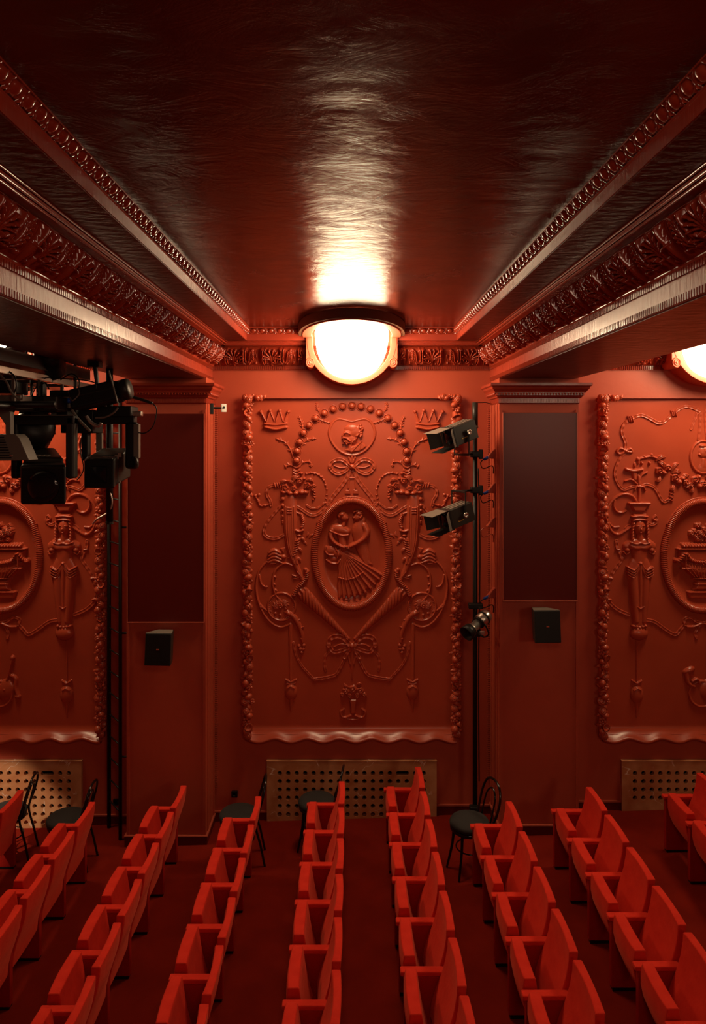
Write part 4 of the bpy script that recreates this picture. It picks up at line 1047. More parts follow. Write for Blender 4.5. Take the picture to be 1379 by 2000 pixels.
obj('socket_box', MB().bb((-.036, -.03, -.036), (.036, 0, .036)), 'black', t, bevel=.004); obj('socket_face', MB().lathe([(.02, 0), (.02, .004), (.016, .0), (.001, 0)], 12, (0, -.03, 0), Matrix.Rotation(PI/2, 3, 'X')), 'darkgrey', t)
for px_, lab in ((226, 'small black socket low on the wall behind the ladder'),):
    p = P(px_, 1567, 8.24); t = thing('wall_socket', lab, 'socket', (p.x, 0, p.z))
    obj('socket_box', MB().bb((-.03, -.03, -.036), (.03, 0, .036)), 'black', t, bevel=.004); obj('socket_face', MB().lathe([(.02, 0), (.02, .004), (.016, .0), (.001, 0)], 12, (0, -.03, 0), Matrix.Rotation(PI/2, 3, 'X')), 'darkgrey', t)

# ================================================================== THEATRE SEATS
def seat_proto():
    t = thing('theatre_seat', 'x', 'theatre seat')
    W = .225                             # half width of the back
    def slab(front, rear, hw, name, material, y0=0, bow=0):
        # front/rear profiles as lists of (x, z) from top to bottom, extruded in y with a bowed middle
        n = len(front); ny = 7; vs = []; fs = []
        for side in (front, rear):
            for x, z in side:
                for k in range(ny):
                    u = -1+2*k/(ny-1); b = bow*(1-u*u)*(1 if side is front else .4)
                    vs.append((x-b, y0+u*hw, z))
        def I(s_, i, k): return s_*n*ny+i*ny+k
        for i in range(n-1):
            for k in range(ny-1):
                fs.append((I(0, i, k), I(0, i, k+1), I(0, i+1, k+1), I(0, i+1, k))); fs.append((I(1, i, k), I(1, i+1, k), I(1, i+1, k+1), I(1, i, k+1)))
            fs.append((I(0, i, 0), I(0, i+1, 0), I(1, i+1, 0), I(1, i, 0))); fs.append((I(0, i, ny-1), I(1, i, ny-1), I(1, i+1, ny-1), I(0, i+1, ny-1)))
        for k in range(ny-1):
            fs.append((I(0, 0, k), I(1, 0, k), I(1, 0, k+1), I(0, 0, k+1))); fs.append((I(0, n-1, k), I(0, n-1, k+1), I(1, n-1, k+1), I(1, n-1, k)))
        return obj(name, MB().add(vs, fs), material, t, bevel=.011, seg=3)
    # +x is towards the back of the hall (the seats look to -x); x = 0 is the front of the folded seat
    bf = [(.305, .85), (.302, .78), (.285, .68), (.255, .58), (.215, .48), (.185, .38), (.175, .28)]
    br = [(.372, .85), (.366, .78), (.35, .68), (.32, .58), (.285, .48), (.26, .38), (.25, .28)]
    slab(bf, br, .228, 'backrest', 'velvet', 0, -.018)
    sf = [(-.002, .648), (-.012, .58), (-.012, .50), (.005, .42), (.04, .34), (.085, .28)]
    sr = [(.078, .648), (.088, .58), (.100, .50), (.115, .42), (.135, .34), (.155, .28)]
    slab(sf, sr, .205, 'folded_seat', 'velvet', -.004, .012)
    y = .2625
    obj('side_panel', MB().bb((-.01, y-.026, .02), (.262, y+.026, .555)), 'velvet2', t, bevel=.006)
    obj('armrest', MB().bb((-.035, y-.032, .555), (.30, y+.032, .592)), 'velvet', t, bevel=.010, seg=3)
    obj('foot_plate', MB().bb((.0, y-.03, -.012), (.255, y+.03, .02)), 'black', t)
    return t
seat0 = seat_proto(); used = [False]
ORD = ['first', 'second', 'third', 'fourth', 'fifth', 'sixth', 'seventh', 'eighth', 'ninth', 'tenth']
def row(px, py, n, rowname, steps=None):
    # px, py: far top rear corner of the first backrest in the photograph
    X = 0
    for _ in range(4):
        h = CAMZ-.85-ground(X); d = F*h/(py-CY); X = (px-CX)*d/F
    for k in range(n):
        y = -D+d-.228-k*.525; x = X-.372
        if (-D+d-k*.525) < -D+3.55: break
        e = abs(X)*F/(d-k*.525)
        if e > 690+230: break
        lab = 'red velvet folding seat, %s from the wall in the %s' % (ORD[k], rowname)
        if not used[0]: o = seat0; used[0] = True; o.location = (x, y, ground(x+.15)); o['label'] = lab; o['group'] = 'red velvet theatre seats in rows'
        else: o = dup(seat0, (x, y, ground(x+.15)), None, lab, 'red velvet theatre seats in rows')
        rr = .03 if False else 0
row(47, 1541, 4, 'leftmost row')
row(187, 1564, 8, 'second row from the left')
row(365, 1532, 8, 'third row from the left')
row(511, 1553, 8, 'fourth row from the left')
row(673.5, 1524, 8, 'fifth row from the left')
row(822, 1496, 8, 'sixth row from the left')
row(1000, 1563, 8, 'seventh row from the left')
row(1156, 1535, 8, 'eighth row from the left')
row(1372, 1507, 6, 'rightmost row')

# ================================================================== BENTWOOD CHAIRS
def chair_proto():
    t = thing('bentwood_chair', 'x', 'chair')
    m = MB(); m.lathe([(.19, .425), (.2, .435), (.2, .455), (.19, .465)], 24); obj('seat_ring', m, 'blackgloss', t, smooth=True)
    m = MB(); m.lathe([(.02, .462), (.185, .462), (.203, .472), (.205, .50), (.19, .522), (.12, .532), (.001, .534)], 24); obj('seat_pad', m, 'fabric', t, smooth=True)
    for a, s_ in ((2.55, 1), (-2.55, 1)):
        x, y = math.cos(a)*.16, math.sin(a)*.16
        obj('front_leg', MB().tube(catmull([(x, y, .43), (x*1.1, y*1.1, .25), (x*1.45, y*1.45, .0)], 5), [.017-.006*i/10 for i in range(11)], 8), 'blackgloss', t, smooth=True)
    # outer bow: leg - arch - leg in one piece
    pts_ = [(.28, -.15, 0), (.235, -.14, .22), (.18, -.14, .45), (.22, -.165, .60), (.26, -.165, .74), (.285, -.11, .85), (.292, 0, .885)]
    pts_ = pts_+[(x, -y, z) for x, y, z in pts_[:-1][::-1]]
    obj('back_bow', MB().tube(catmull(pts_, 5), .0125, 8), 'blackgloss', t, smooth=True)
    pts_ = [(.19, -.085, .47), (.225, -.09, .62), (.258, -.075, .74), (.272, 0, .80)]
    pts_ = pts_+[(x, -y, z) for x, y, z in pts_[:-1][::-1]]
    obj('inner_bow', MB().tube(catmull(pts_, 5), .009, 8), 'blackgloss', t, smooth=True)
    obj('leg_ring', MB().tube([(math.cos(a)*.15+.015, math.sin(a)*.15, .24) for a in np.linspace(0, 2*PI, 24, endpoint=False)], .008, 6, closed=True), 'blackgloss', t, smooth=True)
    return t
ch0 = chair_proto()
for i, (px, py, rz, lab) in enumerate(((14, 1578, .1, 'black bentwood chair at the far left in front of the bright marble grille'),
        (130, 1592, .0, 'black bentwood chair just left of the black ladder'),
        (466, 1584, .12, 'black bentwood chair beside the left end of the central marble grille'),
        (619, 1559, -.1, 'black bentwood chair in front of the middle of the central marble grille'),
        (917, 1599, .35, 'black bentwood chair at the foot of the spotlight pole'))):
    X = 0
    for _ in range(4):
        d = F*(CAMZ-.53-ground(X))/(py-CY); X = (px-CX)*d/F
    loc = (X, -D+d, ground(X))
    if i == 0: ch0.location = loc; ch0.rotation_euler = (0, 0, rz); ch0['label'] = lab; ch0['group'] = 'black bentwood chairs along the wall'
    else: dup(ch0, loc, rz, lab, 'black bentwood chairs along the wall')

# ================================================================== SPOTLIGHT POLE (right)
DPOLE = 7.93
pb = P(928, 1614, DPOLE); gz = ground(pb.x); XP = pb.x; YP = pb.y
t = thing('lighting_pole', 'tall black pole carrying spotlights left of the right pilaster', 'pole', (XP, YP, gz))
ztop = CAMZ+(CY-786)*DPOLE/F-gz
obj('pole_tube', MB().tube([(0, 0, 0), (0, 0, ztop-.27)], .027, 14), 'black', t, smooth=True)
obj('pole_sleeve', MB().tube([(0, 0, ztop-.28), (0, 0, ztop)], .033, 14), 'darkgrey', t, smooth=True)
obj('pole_joint', MB().tube([(0, 0, ztop-.29), (0, 0, ztop-.265)], .037, 14), 'grey', t, smooth=True)
obj('base_plate', MB().lathe([(.16, 0), (.16, .012), (.05, .03), (.035, .09), (.03, .1)], 16), 'black', t, smooth=True)
obj('base_clamp', MB().box((-.02, -.05, .22), (.1, .09, .14)).box((.05, -.04, .14), (.09, .06, .05)), 'black', t, bevel=.01)
def basis(f, roll_up=Vector((0, 0, 1))):
    f = Vector(f).normalized(); r = f.cross(roll_up).normalized(); u = r.cross(f)
    return Matrix((r, f, u)).transposed()      # local x = right, y = forward, z = up
def boxspot(bx_, by_, f, label, ycl, up=True):
    # bx_, by_: photo pixel of the body's middle
    c = P(bx_, by_, 7.72); R_ = basis(f)
    t = thing('spotlight', label, 'spotlight', c, 0, 'black box spotlights on the pole')
    def L(v): return R_ @ Vector(v)
    L2, w2, h2 = .155, .105, .105
    m = MB().box((0, 0, 0), (2*w2, 2*L2, 2*h2), R_); obj('body', m, 'darkgrey', t, bevel=.006)
    m = MB()
    for k in range(-1, 2): m.box(L((k*.055, -.01, h2+.003)), (.035, 2*L2*.86, .008), R_)
    obj('vent_slat', m, 'grey', t)
    m = MB().box(L((0, L2+.012, 0)), (2*w2+.02, .03, 2*h2+.02), R_); obj('lens_ring', m, 'black', t, bevel=.004)
    m = MB().lathe([(.085, 0), (.08, .02), (.05, .035), (.001, .04)], 20, L((0, L2+.02, 0)), R_ @ Matrix.Rotation(-PI/2, 3, 'X')); obj('lens', m, 'lens', t, smooth=True)
    def flap(axis, sgn, ang, ln, w0, w1, mt):
        y_ = L2+.03; th_ = .004; q = []
        for tt, ww in ((0, w0), (1, w1)):
            a = sgn*(w2+.004); off = sgn*math.sin(ang)*ln*tt; yy = y_+math.cos(ang)*ln*tt
            for s1 in (-1, 1):
                for e in (0, 1):
                    q.append(L((a+off+sgn*e*th_, yy, s1*ww) if axis == 'x' else (s1*ww, yy, a+off+sgn*e*th_)))
        q = [q[0], q[4], q[6], q[2], q[1], q[5], q[7], q[3]]
        obj('barn_door', MB().hexa(q), mt, t)
    flap('z', 1, .02, .22, .10, .12, 'grey'); flap('z', -1, .02, .19, .10, .11, 'black'); flap('x', 1, .5, .15, .10, .10, 'darkgrey'); flap('x', -1, .75, .12, .10, .085, 'grey')
    # yoke
    zz = -1 if up else 1
    for s_ in (-1, 1):
        m = MB().box(L((s_*(w2+.018), -.02, 0))+Vector((0, 0, zz*.12)), (.012, .03, .26), None); obj('yoke_arm', m, 'black', t, bevel=.003)
        m = MB().lathe([(.03, 0), (.03, .014), (.02, .018), (.018, .012), (.001, .012)], 16, L((s_*(w2+.02), -.02, 0)), R_ @ Matrix.Rotation(s_*PI/2, 3, 'Y')); obj('tilt_knob', m, 'silver', t, smooth=True)
    a = L((-(w2+.018), -.02, 0))+Vector((0, 0, zz*.25)); b = L(((w2+.018), -.02, 0))+Vector((0, 0, zz*.25))
    obj('yoke_bar', MB().tube([a, b], .012, 6), 'black', t)
    mid = (a+b)/2; pz = Vector((XP, YP, 0))-c; pz.z = mid.z+.0
    obj('hook_arm', MB().tube([mid, pz], .013, 8), 'black', t, smooth=True)
    obj('pole_clamp', MB().box(pz, (.11, .1, .07)).box(pz+Vector((.06, -.03, 0)), (.05, .04, .11)), 'black', t, bevel=.01)
    m = MB().box(L((-(w2+.0015), .07, -.045)), (.002, .012, .012), R_)
    for k in range(4): m.box(L((-(w2+.0015), .05-k*.014, -.045)), (.002, .009, .009), R_)
    obj('maker_mark', m, 'gold', t)
    return t
boxspot(899, 845, (-.80, -.48, -.30), 'upper black box spotlight with barn doors on the pole', 900, True)
boxspot(893, 1005, (-.82, -.45, -.26), 'lower black box spotlight with barn doors on the pole', 965, False)
# silver par-style profile lamp lower on the pole
c = P(935, 1216, 7.72); R_ = basis((-.72, -.55, -.42))
t = thing('profile_lamp', 'small silver theatre lamp with black snoot low on the pole', 'spotlight', c)
RT = R_ @ Matrix.Rotation(-PI/2, 3, 'X')
obj('lamp_housing', MB().lathe([(.03, -.17), (.06, -.165), (.075, -.13), (.075, -.03), (.062, -.02), (.062, .0)], 20, (0, 0, 0), RT), 'silver', t, smooth=True)
obj('lamp_barrel', MB().lathe([(.05, .0), (.05, .1), (.06, .105), (.06, .13), (.052, .135)], 20, (0, 0, 0), RT), 'silver', t, smooth=True)
obj('housing_band', MB().lathe([(.079, -.10), (.083, -.09), (.079, -.08)], 20, (0, 0, 0), RT).lathe([(.068, -.015), (.073, -.005), (.068, .01)], 20, (0, 0, 0), RT), 'black', t, smooth=True)
obj('snoot', MB().lathe([(.075, .13), (.085, .22), (.08, .22), (.07, .14), (.001, .14)], 20, (0, 0, 0), RT), 'black', t, smooth=True)
obj('yoke', MB().tube(catmull([R_ @ Vector((-.09, 0, 0)), R_ @ Vector((-.10, 0, -.12)), R_ @ Vector((0, 0, -.19)), R_ @ Vector((.10, 0, -.12)), R_ @ Vector((.09, 0, 0))], 5), .009, 6), 'black', t, smooth=True)
pz = Vector((XP, YP, 0))-c; pz.z = -.16
obj('pole_clamp', MB().box(pz+Vector((0, -.02, .30)), (.16, .09, .06)).box(pz, (.11, .11, .09)), 'black', t, bevel=.01)
obj('hook_bolt', MB().box(pz+Vector((.07, -.05, 0)), (.06, .03, .05)), 'silver', t, bevel=.006)
obj('hook_arm', MB().tube([R_ @ Vector((0, 0, -.19)), pz], .012, 6), 'black', t)
# wall outlets with blue plugs on the pilaster's side
for k, (py_, blue, lab) in enumerate(((888, 1, 'uppermost cable socket with blue plug right of the pole'), (955, 1, 'second cable socket with blue plug right of the pole'), (1022, 0, 'hanging pale cable end right of the pole, between blue plugs'), (1160, 1, 'lowest blue plug right of the pole above the silver lamp'))):
    xs_ = B+.01-HB-.003; z_ = CAMZ+(CY-py_)*8.0/F
    t = thing('cable_outlet', lab, 'cable', (xs_, -.24, z_), 0, 'cable outlets beside the pole')
    obj('outlet_block', MB().prism([(-.0, -.05), (-.10, -.04), (-.02, .06), (0, .07)], lambda p_, q_: (p_[0], (-.04, .04)[q_], p_[1])), 'wall', t, bevel=.004)
    if blue: obj('plug', MB().tube([(-.06, -.02, -.02), (-.135, -.03, -.055)], .017, 8), 'blue', t, smooth=True)
    obj('cord', MB().tube(catmull([(-.13, -.03, -.05), (-.17, -.03, -.09), (-.14, -.02, -.16), (-.03, 0, -.13), (-.02, 0, -.22)], 5), .006, 6), 'black' if blue else 'edge', t, smooth=True)
t = obj('safety_wire', MB().tube([(XP, YP, gz+ztop-.005), (XP+.13, YP+.05, gz+ztop), (B-HB-.02, -.2, gz+ztop-.01)], .004, 5), 'black'); t['label'] = 'thin black wire from the pole top to the right pilaster'; t['category'] = 'wire'
t = obj('drop_cable', MB().tube(catmull([(XP+.03, YP-.03, gz+ztop-.75), (XP+.05, YP-.03, 3.2), (XP+.035, YP-.03, 1.9), (XP+.04, YP-.03, .6)], 8), .007, 6), 'black', smooth=True); t['label'] = 'thin black cable running down beside the spotlight pole'; t['category'] = 'cable'

# ================================================================== LADDER (left)
a = (213-CX)*8.18/F; b = (235-CX)*7.92/F; ya, yb = -D+8.18, -D+7.92
t = thing('wall_ladder', 'tall black metal ladder standing left of the left pilaster', 'ladder', (a, ya, ground(a)))
dx, dy = b-a, yb-ya; zt = 5.05-ground(a)
obj('rail', MB().tube([(0, 0, 0), (0, 0, zt)], .023, 10), 'black', t, smooth=True); obj('rail', MB().tube([(dx, dy, 0), (dx, dy, zt)], .021, 10), 'black', t, smooth=True)
z = .32
while z < zt:
    obj('rung', MB().tube([(0, 0, z), (dx, dy, z)], .009, 6), 'black', t, smooth=True); z += .253
for z in (.95, 2.35, 3.55): obj('wall_stay', MB().tube([(dx, dy, z), (dx+.1, dy, z)], .012, 6), 'black', t)

# ================================================================== HANGING STAGE-LIGHT RIG (left)
XR = -2.62
t = thing('lighting_truss', 'silver aluminium truss hung under the ceiling at top left', 'truss', (XR, -3.2, 5.1))
zr = 4.965-5.1
obj('rail', MB().bb((-.02, -.9, zr), (.02, 2.15, zr+.055)), 'silver', t, bevel=.004)
obj('rail', MB().bb((-.42, -.9, zr), (-.38, 2.15, zr+.055)), 'silver', t, bevel=.004)
for y in (-.5, -.05, .35, .8, 1.25, 1.7): 
    obj('post', MB().bb((-.012, y-.012, zr-.2), (.012, y+.012, zr)), 'grey', t); obj('cross_bar', MB().bb((-.4, y-.015, zr+.012), (0, y+.015, zr+.042)), 'grey', t)
for y in (-.6, 1.0): obj('drop_rod', MB().tube([(0, y, zr), (0, y, .64)], .025, 8), 'black', t)
t = thing('cable_tray', 'black cable tray with loose cables above the truss at top left', 'cable tray', (XR-.15, -3.0, 5.05))
obj('tray', MB().bb((-.28, -.8, 0), (.2, 1.6, .035)).bb((-.28, -.8, .035), (-.27, 1.6, .1)).bb((.19, -.8, .035), (.2, 1.6, .1)), 'black', t)
for i in range(4): obj('drop_rod', MB().tube([(-.24 if i % 2 else .16, -.6+i*.6, .03), (-.24 if i % 2 else .16, -.6+i*.6, .69)], .012, 6), 'black', t)
t = thing('pipe', 'black horizontal lighting pipe below the silver truss', 'pipe', (XR+.02, -3.0, 4.72))
obj('pipe_tube', MB().tube([(0, -1.2, 0), (0, 1.9, 0)], .026, 10), 'black', t, smooth=True)
obj('pipe_tube', MB().tube([(-.55, .1, .02), (.32, .1, .02)], .026, 10), 'black', t, smooth=True)
for y in (-.6, 1.3): obj('drop_rod', MB().tube([(0, y, 0), (0, y, 1.02)], .016, 8), 'black', t)
def boxpx(name, parent, px0, py0, px1, py1, d, dep, material, bevel=.012, org=None):
    A = P(px0, py0, d); Bq = P(px1, py1, d); o = Vector(org or (0, 0, 0))
    return obj(name, MB().bb(Vector((A.x, A.y, A.z))-o, Vector((Bq.x, Bq.y+dep, Bq.z))-o), material, parent, bevel=bevel)
# moving heads: corners given as photo pixels at a depth offset
def px_hexa(c, d, near, far, dn, df):
    o = []
    for yi in (1, 0):
        for (rect, dd, side) in ((near, dn, 0), (near, dn, 1), (far, df, 1), (far, df, 0)):
            o.append(P(rect[(0, 2)[side]], rect[(1, 3)[yi]], d+dd)-c)
    return MB().hexa(o)
def px_box(c, d, x0_, y0_, x1_, y1_, dn, dep):
    A = P(x0_, y0_, d+dn)-c; B_ = P(x1_, y1_, d+dn)-c
    return MB().bb(A, (B_.x, B_.y+dep, B_.z))
d = 5.75; c = P(88, 940, d)
t = thing('moving_light', 'large black moving-head light hanging lowest at the left', 'stage light', c, 0, 'black moving-head lights in the rig')
obj('head_front', px_hexa(c, d, (40, 908, 129, 986), (43, 902, 126, 976), -.12, .06), 'black', t, bevel=.02, seg=3)
obj('head_body', px_hexa(c, d, (46, 894, 124, 975), (52, 874, 108, 955), .06, .42), 'darkgrey', t, bevel=.02, seg=3)
obj('front_lens', MB().lathe([(.13, 0), (.125, .01), (.08, .016), (.001, .018)], 24, P(85, 950, d-.125)-c, Matrix.Rotation(PI/2, 3, 'X')), 'lens', t, smooth=True)
obj('front_bezel', MB().tube([P(x_, y_, d-.125)-c for x_, y_ in ((44, 914), (125, 914))], .006, 6), 'darkgrey', t)
for i in range(4): obj('cooling_fin', MB().box(P(70+i*9, 890, d+.15)-c, (.02, .10, .016)), 'grey', t)
obj('yoke_arm', px_box(c, d, 127, 812, 144, 935, .10, .10), 'darkgrey', t, bevel=.02, seg=3)
obj('yoke_arm', px_box(c, d, 20, 812, 34, 935, .10, .10), 'black', t, bevel=.02, seg=3)
obj('yoke_bridge', px_box(c, d, 20, 811, 144, 830, .10, .10), 'black', t, bevel=.012)
obj('yoke_edge', px_box(c, d, 20, 810, 144, 812, .095, .01), 'grey', t)
obj('base_box', px_box(c, d, 28, 773, 112, 803, .0, .22), 'black', t, bevel=.015)
obj('pan_bearing', px_box(c, d, 60, 802, 100, 813, .1, .12), 'black', t, bevel=.01)
obj('display', px_box(c, d, 84, 774, 110, 800, -.02, .03), 'darkgrey', t, bevel=.006)
obj('pipe_clamp', px_box(c, d, 70, 745, 84, 775, .10, .08), 'black', t, bevel=.008)
obj('status_light', MB().ball(P(97, 808, d+.06)-c, .012), 'edge', t)
# grey vented fixture, cut by the left edge
c = P(10, 870, 5.35)
t = thing('vented_fixture', 'grey stage fixture with slotted side cut off by the left edge', 'stage light', c); k = 5.35/F
def g(x, y): return ((x-10)*k, (870-y)*k)
poly = [g(-70, 847), g(30, 848), g(38, 856), g(57, 899), g(-70, 901)]
obj('side_plate', MB().prism(poly, lambda p_, q_: (p_[0], (0, .16)[q_], p_[1])), 'grey', t, bevel=.006)
for i in range(9):
    y = 853+i*5.0; x1_ = 8+i*1.8; q0 = g(-40, y); q1 = g(x1_, y+2.2); obj('vent_slot', MB().bb((q0[0], -.004, q1[1]), (q1[0], .002, q0[1])), 'black', t)
obj('mount_plate', MB().prism([g(-40, 796), g(12, 797), g(18, 806), g(18, 850), g(8, 850), g(8, 830), g(-4, 812), g(-40, 812)], lambda p_, q_: (p_[0], (.02, .08)[q_], p_[1])), 'grey', t, bevel=.004)
obj('screw', MB().ball((g(22, 889)[0], -.004, g(22, 889)[1]), (.015, .006, .012)), 'silver', t)
obj('power_box', MB().bb((g(-40, 765)[0], .1, g(0, 788)[1]), (g(28, 0)[0], .3, g(0, 770)[1])), 'grey', t, bevel=.006)
# moving head 2
d = 6.35; c = P(206, 920, d)
t = thing('moving_light', 'smaller black moving-head light with silver knob beside the left pilaster', 'stage light', c, 0, 'black moving-head lights in the rig')
obj('head_front', px_hexa(c, d, (164, 897, 223, 954), (170, 891, 230, 946), -.22, -.08), 'black', t, bevel=.014, seg=3)
obj('head_body', px_hexa(c, d, (172, 891, 230, 946), (200, 874, 256, 932), -.08, .12), 'darkgrey', t, bevel=.018, seg=3)
obj('front_lens', MB().lathe([(.1, 0), (.095, .01), (.001, .014)], 4, P(193, 927, d-.225)-c, Matrix.Rotation(PI/2, 3, 'X') @ Matrix.Rotation(PI/4, 3, 'Z')), 'lens', t)
obj('top_rim', MB().tube([P(166, 899, d-.22)-c, P(176, 893, d-.18)-c, P(220, 896, d-.2)-c], .008, 6), 'silver', t)
for i in range(3): obj('cooling_fin', MB().box(P(222+i*6, 897-i*4, d-.08)-c, (.03, .02, .035)), 'silver', t)
obj('side_trim', px_box(c, d, 224, 940, 234, 944, -.12, .02), 'grey', t)
obj('yoke_arm', px_box(c, d, 243, 824, 268, 916, -.04, .08), 'black', t, bevel=.03, seg=4)
obj('arm_cover', px_box(c, d, 260, 828, 271, 895, -.055, .06), 'grey', t, bevel=.006)
obj('tilt_knob', MB().lathe([(.055, 0), (.055, .02), (.04, .03), (.028, .024), (.001, .026)], 20, P(264, 904, d-.05)-c, Matrix.Rotation(PI/2, 3, 'X') @ Matrix.Rotation(-.7, 3, 'Y')), 'darkgrey', t, smooth=True)
obj('yoke_bridge', px_box(c, d, 162, 812, 262, 828, -.02, .10), 'black', t, bevel=.012)
obj('yoke_arm', px_box(c, d, 158, 816, 172, 900, .0, .08), 'black', t, bevel=.012)
obj('support_post', px_box(c, d, 187, 846, 199, 886, .12, .04), 'grey', t, bevel=.004)
obj('base_box', px_box(c, d, 188, 793, 256, 814, -.06, .22), 'black', t, bevel=.012)
obj('power_inlet', px_box(c, d, 254, 803, 276, 813, -.02, .06), 'silver', t, bevel=.008)
# tilted black profile spot
d = 6.1; c = P(190, 773, 6.1)
t = thing('profile_spot', 'long black tilted spotlight lying above the moving-head lights', 'stage light', c); k = 6.1/F
Rb = Matrix.Rotation(-.22, 3, 'Y')
obj('spot_body', MB().box((0, 0, 0), (90*k, .24, 40*k), Rb), 'black', t, bevel=.02, seg=3)
obj('body_seam', MB().box(Rb @ Vector((0, -.122, 4*k)), (86*k, .006, 2*k), Rb).box(Rb @ Vector((0, -.122, -14*k)), (86*k, .006, 1.4*k), Rb), 'darkgrey', t)
obj('gel_frame', MB().tube([Rb @ Vector((42*k, -.13, 38*k)), Rb @ Vector((45*k, -.13, -26*k))], .008, 6), 'grey', t)
obj('lens_barrel', MB().lathe([(.09, 0), (.095, .08), (.08, .1), (.001, .1)], 16, Rb @ Vector((44*k, 0, 0)), Rb @ Matrix.Rotation(PI/2, 3, 'Y')), 'darkgrey', t, smooth=True)
obj('handle', MB().tube(catmull([(-40*k, -.14, -6*k), (-30*k, -.2, -12*k), (-20*k, -.18, 0), (-24*k, -.14, 10*k)], 4), .006, 6), 'grey', t, smooth=True)
obj('rear_box', MB().box((-58*k, 0, -14*k), (28*k, .2, 22*k)), 'grey', t, bevel=.008); obj('blue_plug', MB().tube([(-50*k, -.12, -12*k), (-40*k, -.12, -10*k)], .022, 8), 'blue', t, smooth=True, label='blue plug')
obj('yoke_bracket', MB().tube([(0, 0, 22*k), (-.02, 0, 60*k)], .02, 8).box((-.02, 0, 62*k), (.1, .1, .06)), 'black', t)
# dark fittings that fill the rig
fit = [('dimmer_box', 'black dimmer box wedged under the truss, leftmost in the rig', 'box', (-30, 742, 22, 768, 5.6, .3)),
       ('junction_box', 'black junction box under the truss above the large moving light', 'box', (36, 788, 132, 812, 6.0, .25)),
       ('ballast_box', 'black ballast box between the two moving-head lights', 'box', (118, 800, 182, 846, 6.3, .25)),
       ('floodlight', 'black floodlight casing high in the rig against the ceiling', 'stage light', (-30, 692, 18, 712, 5.8, .5)),
       ('relay_box', 'black relay box below the truss left of the tilted spotlight', 'box', (96, 762, 136, 776, 6.2, .3))]
for nm, lab, cat, (a0, b0, a1, b1, d, dep) in fit:
    A = P((a0+a1)/2, b1, d); t = thing(nm, lab, cat, A)
    boxpx('casing', t, a0, b0, a1, b1, d, dep, 'black', .01, A)
    A0 = P(a0+3, b0+4, d); A1 = P(a1-3, b0+6, d); obj('lid_seam', MB().bb(Vector((A0.x, A0.y-.004, A0.z))-A, Vector((A1.x, A1.y, A1.z))-A), 'darkgrey', t)
# barrel-like floods seen from below, filling the dark mass
for i, (px_, py_, d, r, lab) in enumerate(((62, 848, 6.15, .17, 'round black spotlight behind the large moving light'), (98, 706, 6.0, .12, 'round black spotlight high behind the truss'), (40, 722, 6.9, .16, 'round black spotlight behind the truss, far back at the left'))):
    c = P(px_, py_, d); t = thing('par_lamp', lab, 'stage light', c, 0, 'round black spotlights in the rig'); R_ = basis((-.5+.3*i, .75, -.35))
    RT = R_ @ Matrix.Rotation(-PI/2, 3, 'X')
    obj('can', MB().lathe([(r*.5, -r*1.5), (r*.85, -r*1.3), (r, -r), (r, r), (r*.92, r), (r*.9, r*.8), (.001, r*.8)], 18, (0, 0, 0), RT), 'black', t, smooth=True)
    obj('yoke', MB().tube(catmull([R_ @ Vector((-r*1.1, 0, 0)), Vector((-r*.9, 0, r*1.3)), Vector((0, 0, r*1.6)), Vector((r*.9, 0, r*1.3)), R_ @ Vector((r*1.1, 0, 0))], 4), .012, 6), 'black', t)
    if py_ > 800: obj('hanging_rod', MB().tube([(0, 0, r*1.6), (0, 0, r*1.6+.2)], .015, 6), 'black', t)
    else: obj('hanging_rod', MB().tube([(0, 0, r*1.6), (0, 0, 5.14-c.z if px_ > 60 else 5.7-c.z)], .015, 6), 'black', t)
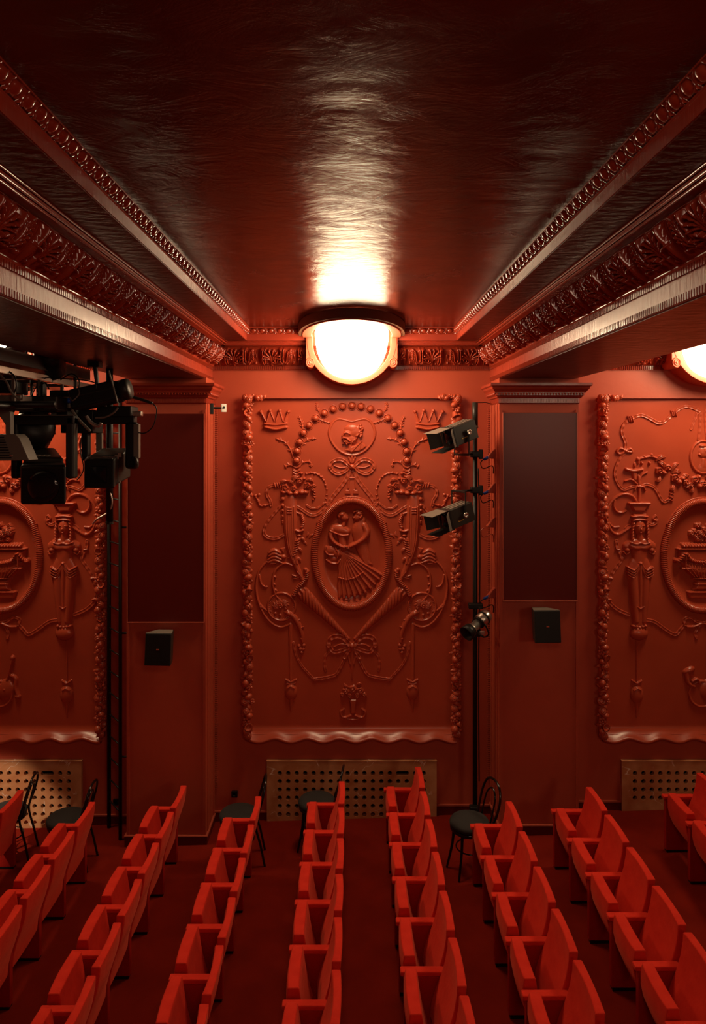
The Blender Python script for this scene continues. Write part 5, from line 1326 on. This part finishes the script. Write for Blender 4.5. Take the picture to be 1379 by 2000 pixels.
# cables
def cable(pts_, r, label, material='black', d=5.9):
    c = P(pts_[0][0], pts_[0][1], d)
    q = [P(x, y, d+(p_[0] if p_ else 0))-c for x, y, *p_ in pts_]
    o = obj('cable', MB().tube(catmull([tuple(v) for v in q], 6), r, 6), material, smooth=True); o.location = c
    o['label'] = label; o['category'] = 'cable'; o['group'] = 'cables hanging in the rig'
cable([(-5, 728), (12, 745), (20, 762), (30, 775), (42, 780), (44, 770)], .008, 'thick grey cable curving down over the silver truss, leftmost', 'grey', 5.2)
cable([(12, 722), (28, 735), (32, 755), (26, 770)], .007, 'black cable looping from the truss above the vented fixture', 'black', 5.3)
cable([(60, 775), (75, 750), (90, 738), (130, 740), (160, 742), (185, 748), (188, 760)], .005, 'thin black cable strung sideways along the truss', 'black', 5.9)
cable([(74, 772), (78, 755), (88, 748), (96, 760)], .006, 'short black cable hoop beside the truss post', 'black', 5.8)
cable([(140, 800), (150, 815), (162, 828), (176, 842)], .012, 'pale cable hanging under the tilted spotlight', 'grey', 5.95)
cable([(168, 812), (178, 825), (192, 832), (198, 826)], .014, 'thick silver cable below the tilted spotlight', 'silver', 5.95)
cable([(118, 742), (140, 730), (155, 745), (150, 770)], .006, 'black cable arched over the rear of the truss', 'black', 6.2)
cable([(186, 816), (205, 815), (222, 806), (230, 796)], .008, 'grey cable curving beneath the tilted spotlight', 'grey', 5.9)
cable([(214, 958), (219, 980), (212, 1000), (190, 1014), (181, 1024)], .009, 'pale cable end sticking out beside the ladder', 'silver', 6.68)
cable([(238, 768), (250, 773), (275, 780), (298, 788)], .013, 'dull grey pipe stub reaching toward the left pilaster', 'darkgrey', 6.15)
cable([(298, 788), (306, 800), (300, 830), (285, 845), (270, 845)], .005, 'thin dark cable loop in front of the left maroon board', 'black', 6.15)
cable([(160, 850), (157, 880), (163, 910), (160, 925), (150, 938)], .005, 'thin black cable dangling between the two moving-head lights', 'black', 6.3)
c = P(214, 985, 6.7); t = thing('drop_pipe', 'short black drop pipe below the smaller moving-head light', 'pipe', c)
obj('pipe_tube', MB().tube([(0, 0, -.17), (0, 0, 5.15-c.z)], .034, 10), 'black', t, smooth=True); obj('pipe_end', MB().tube([(0, 0, -.19), (0, 0, -.165)], .038, 10), 'darkgrey', t)
print('objects', len(bpy.data.objects))
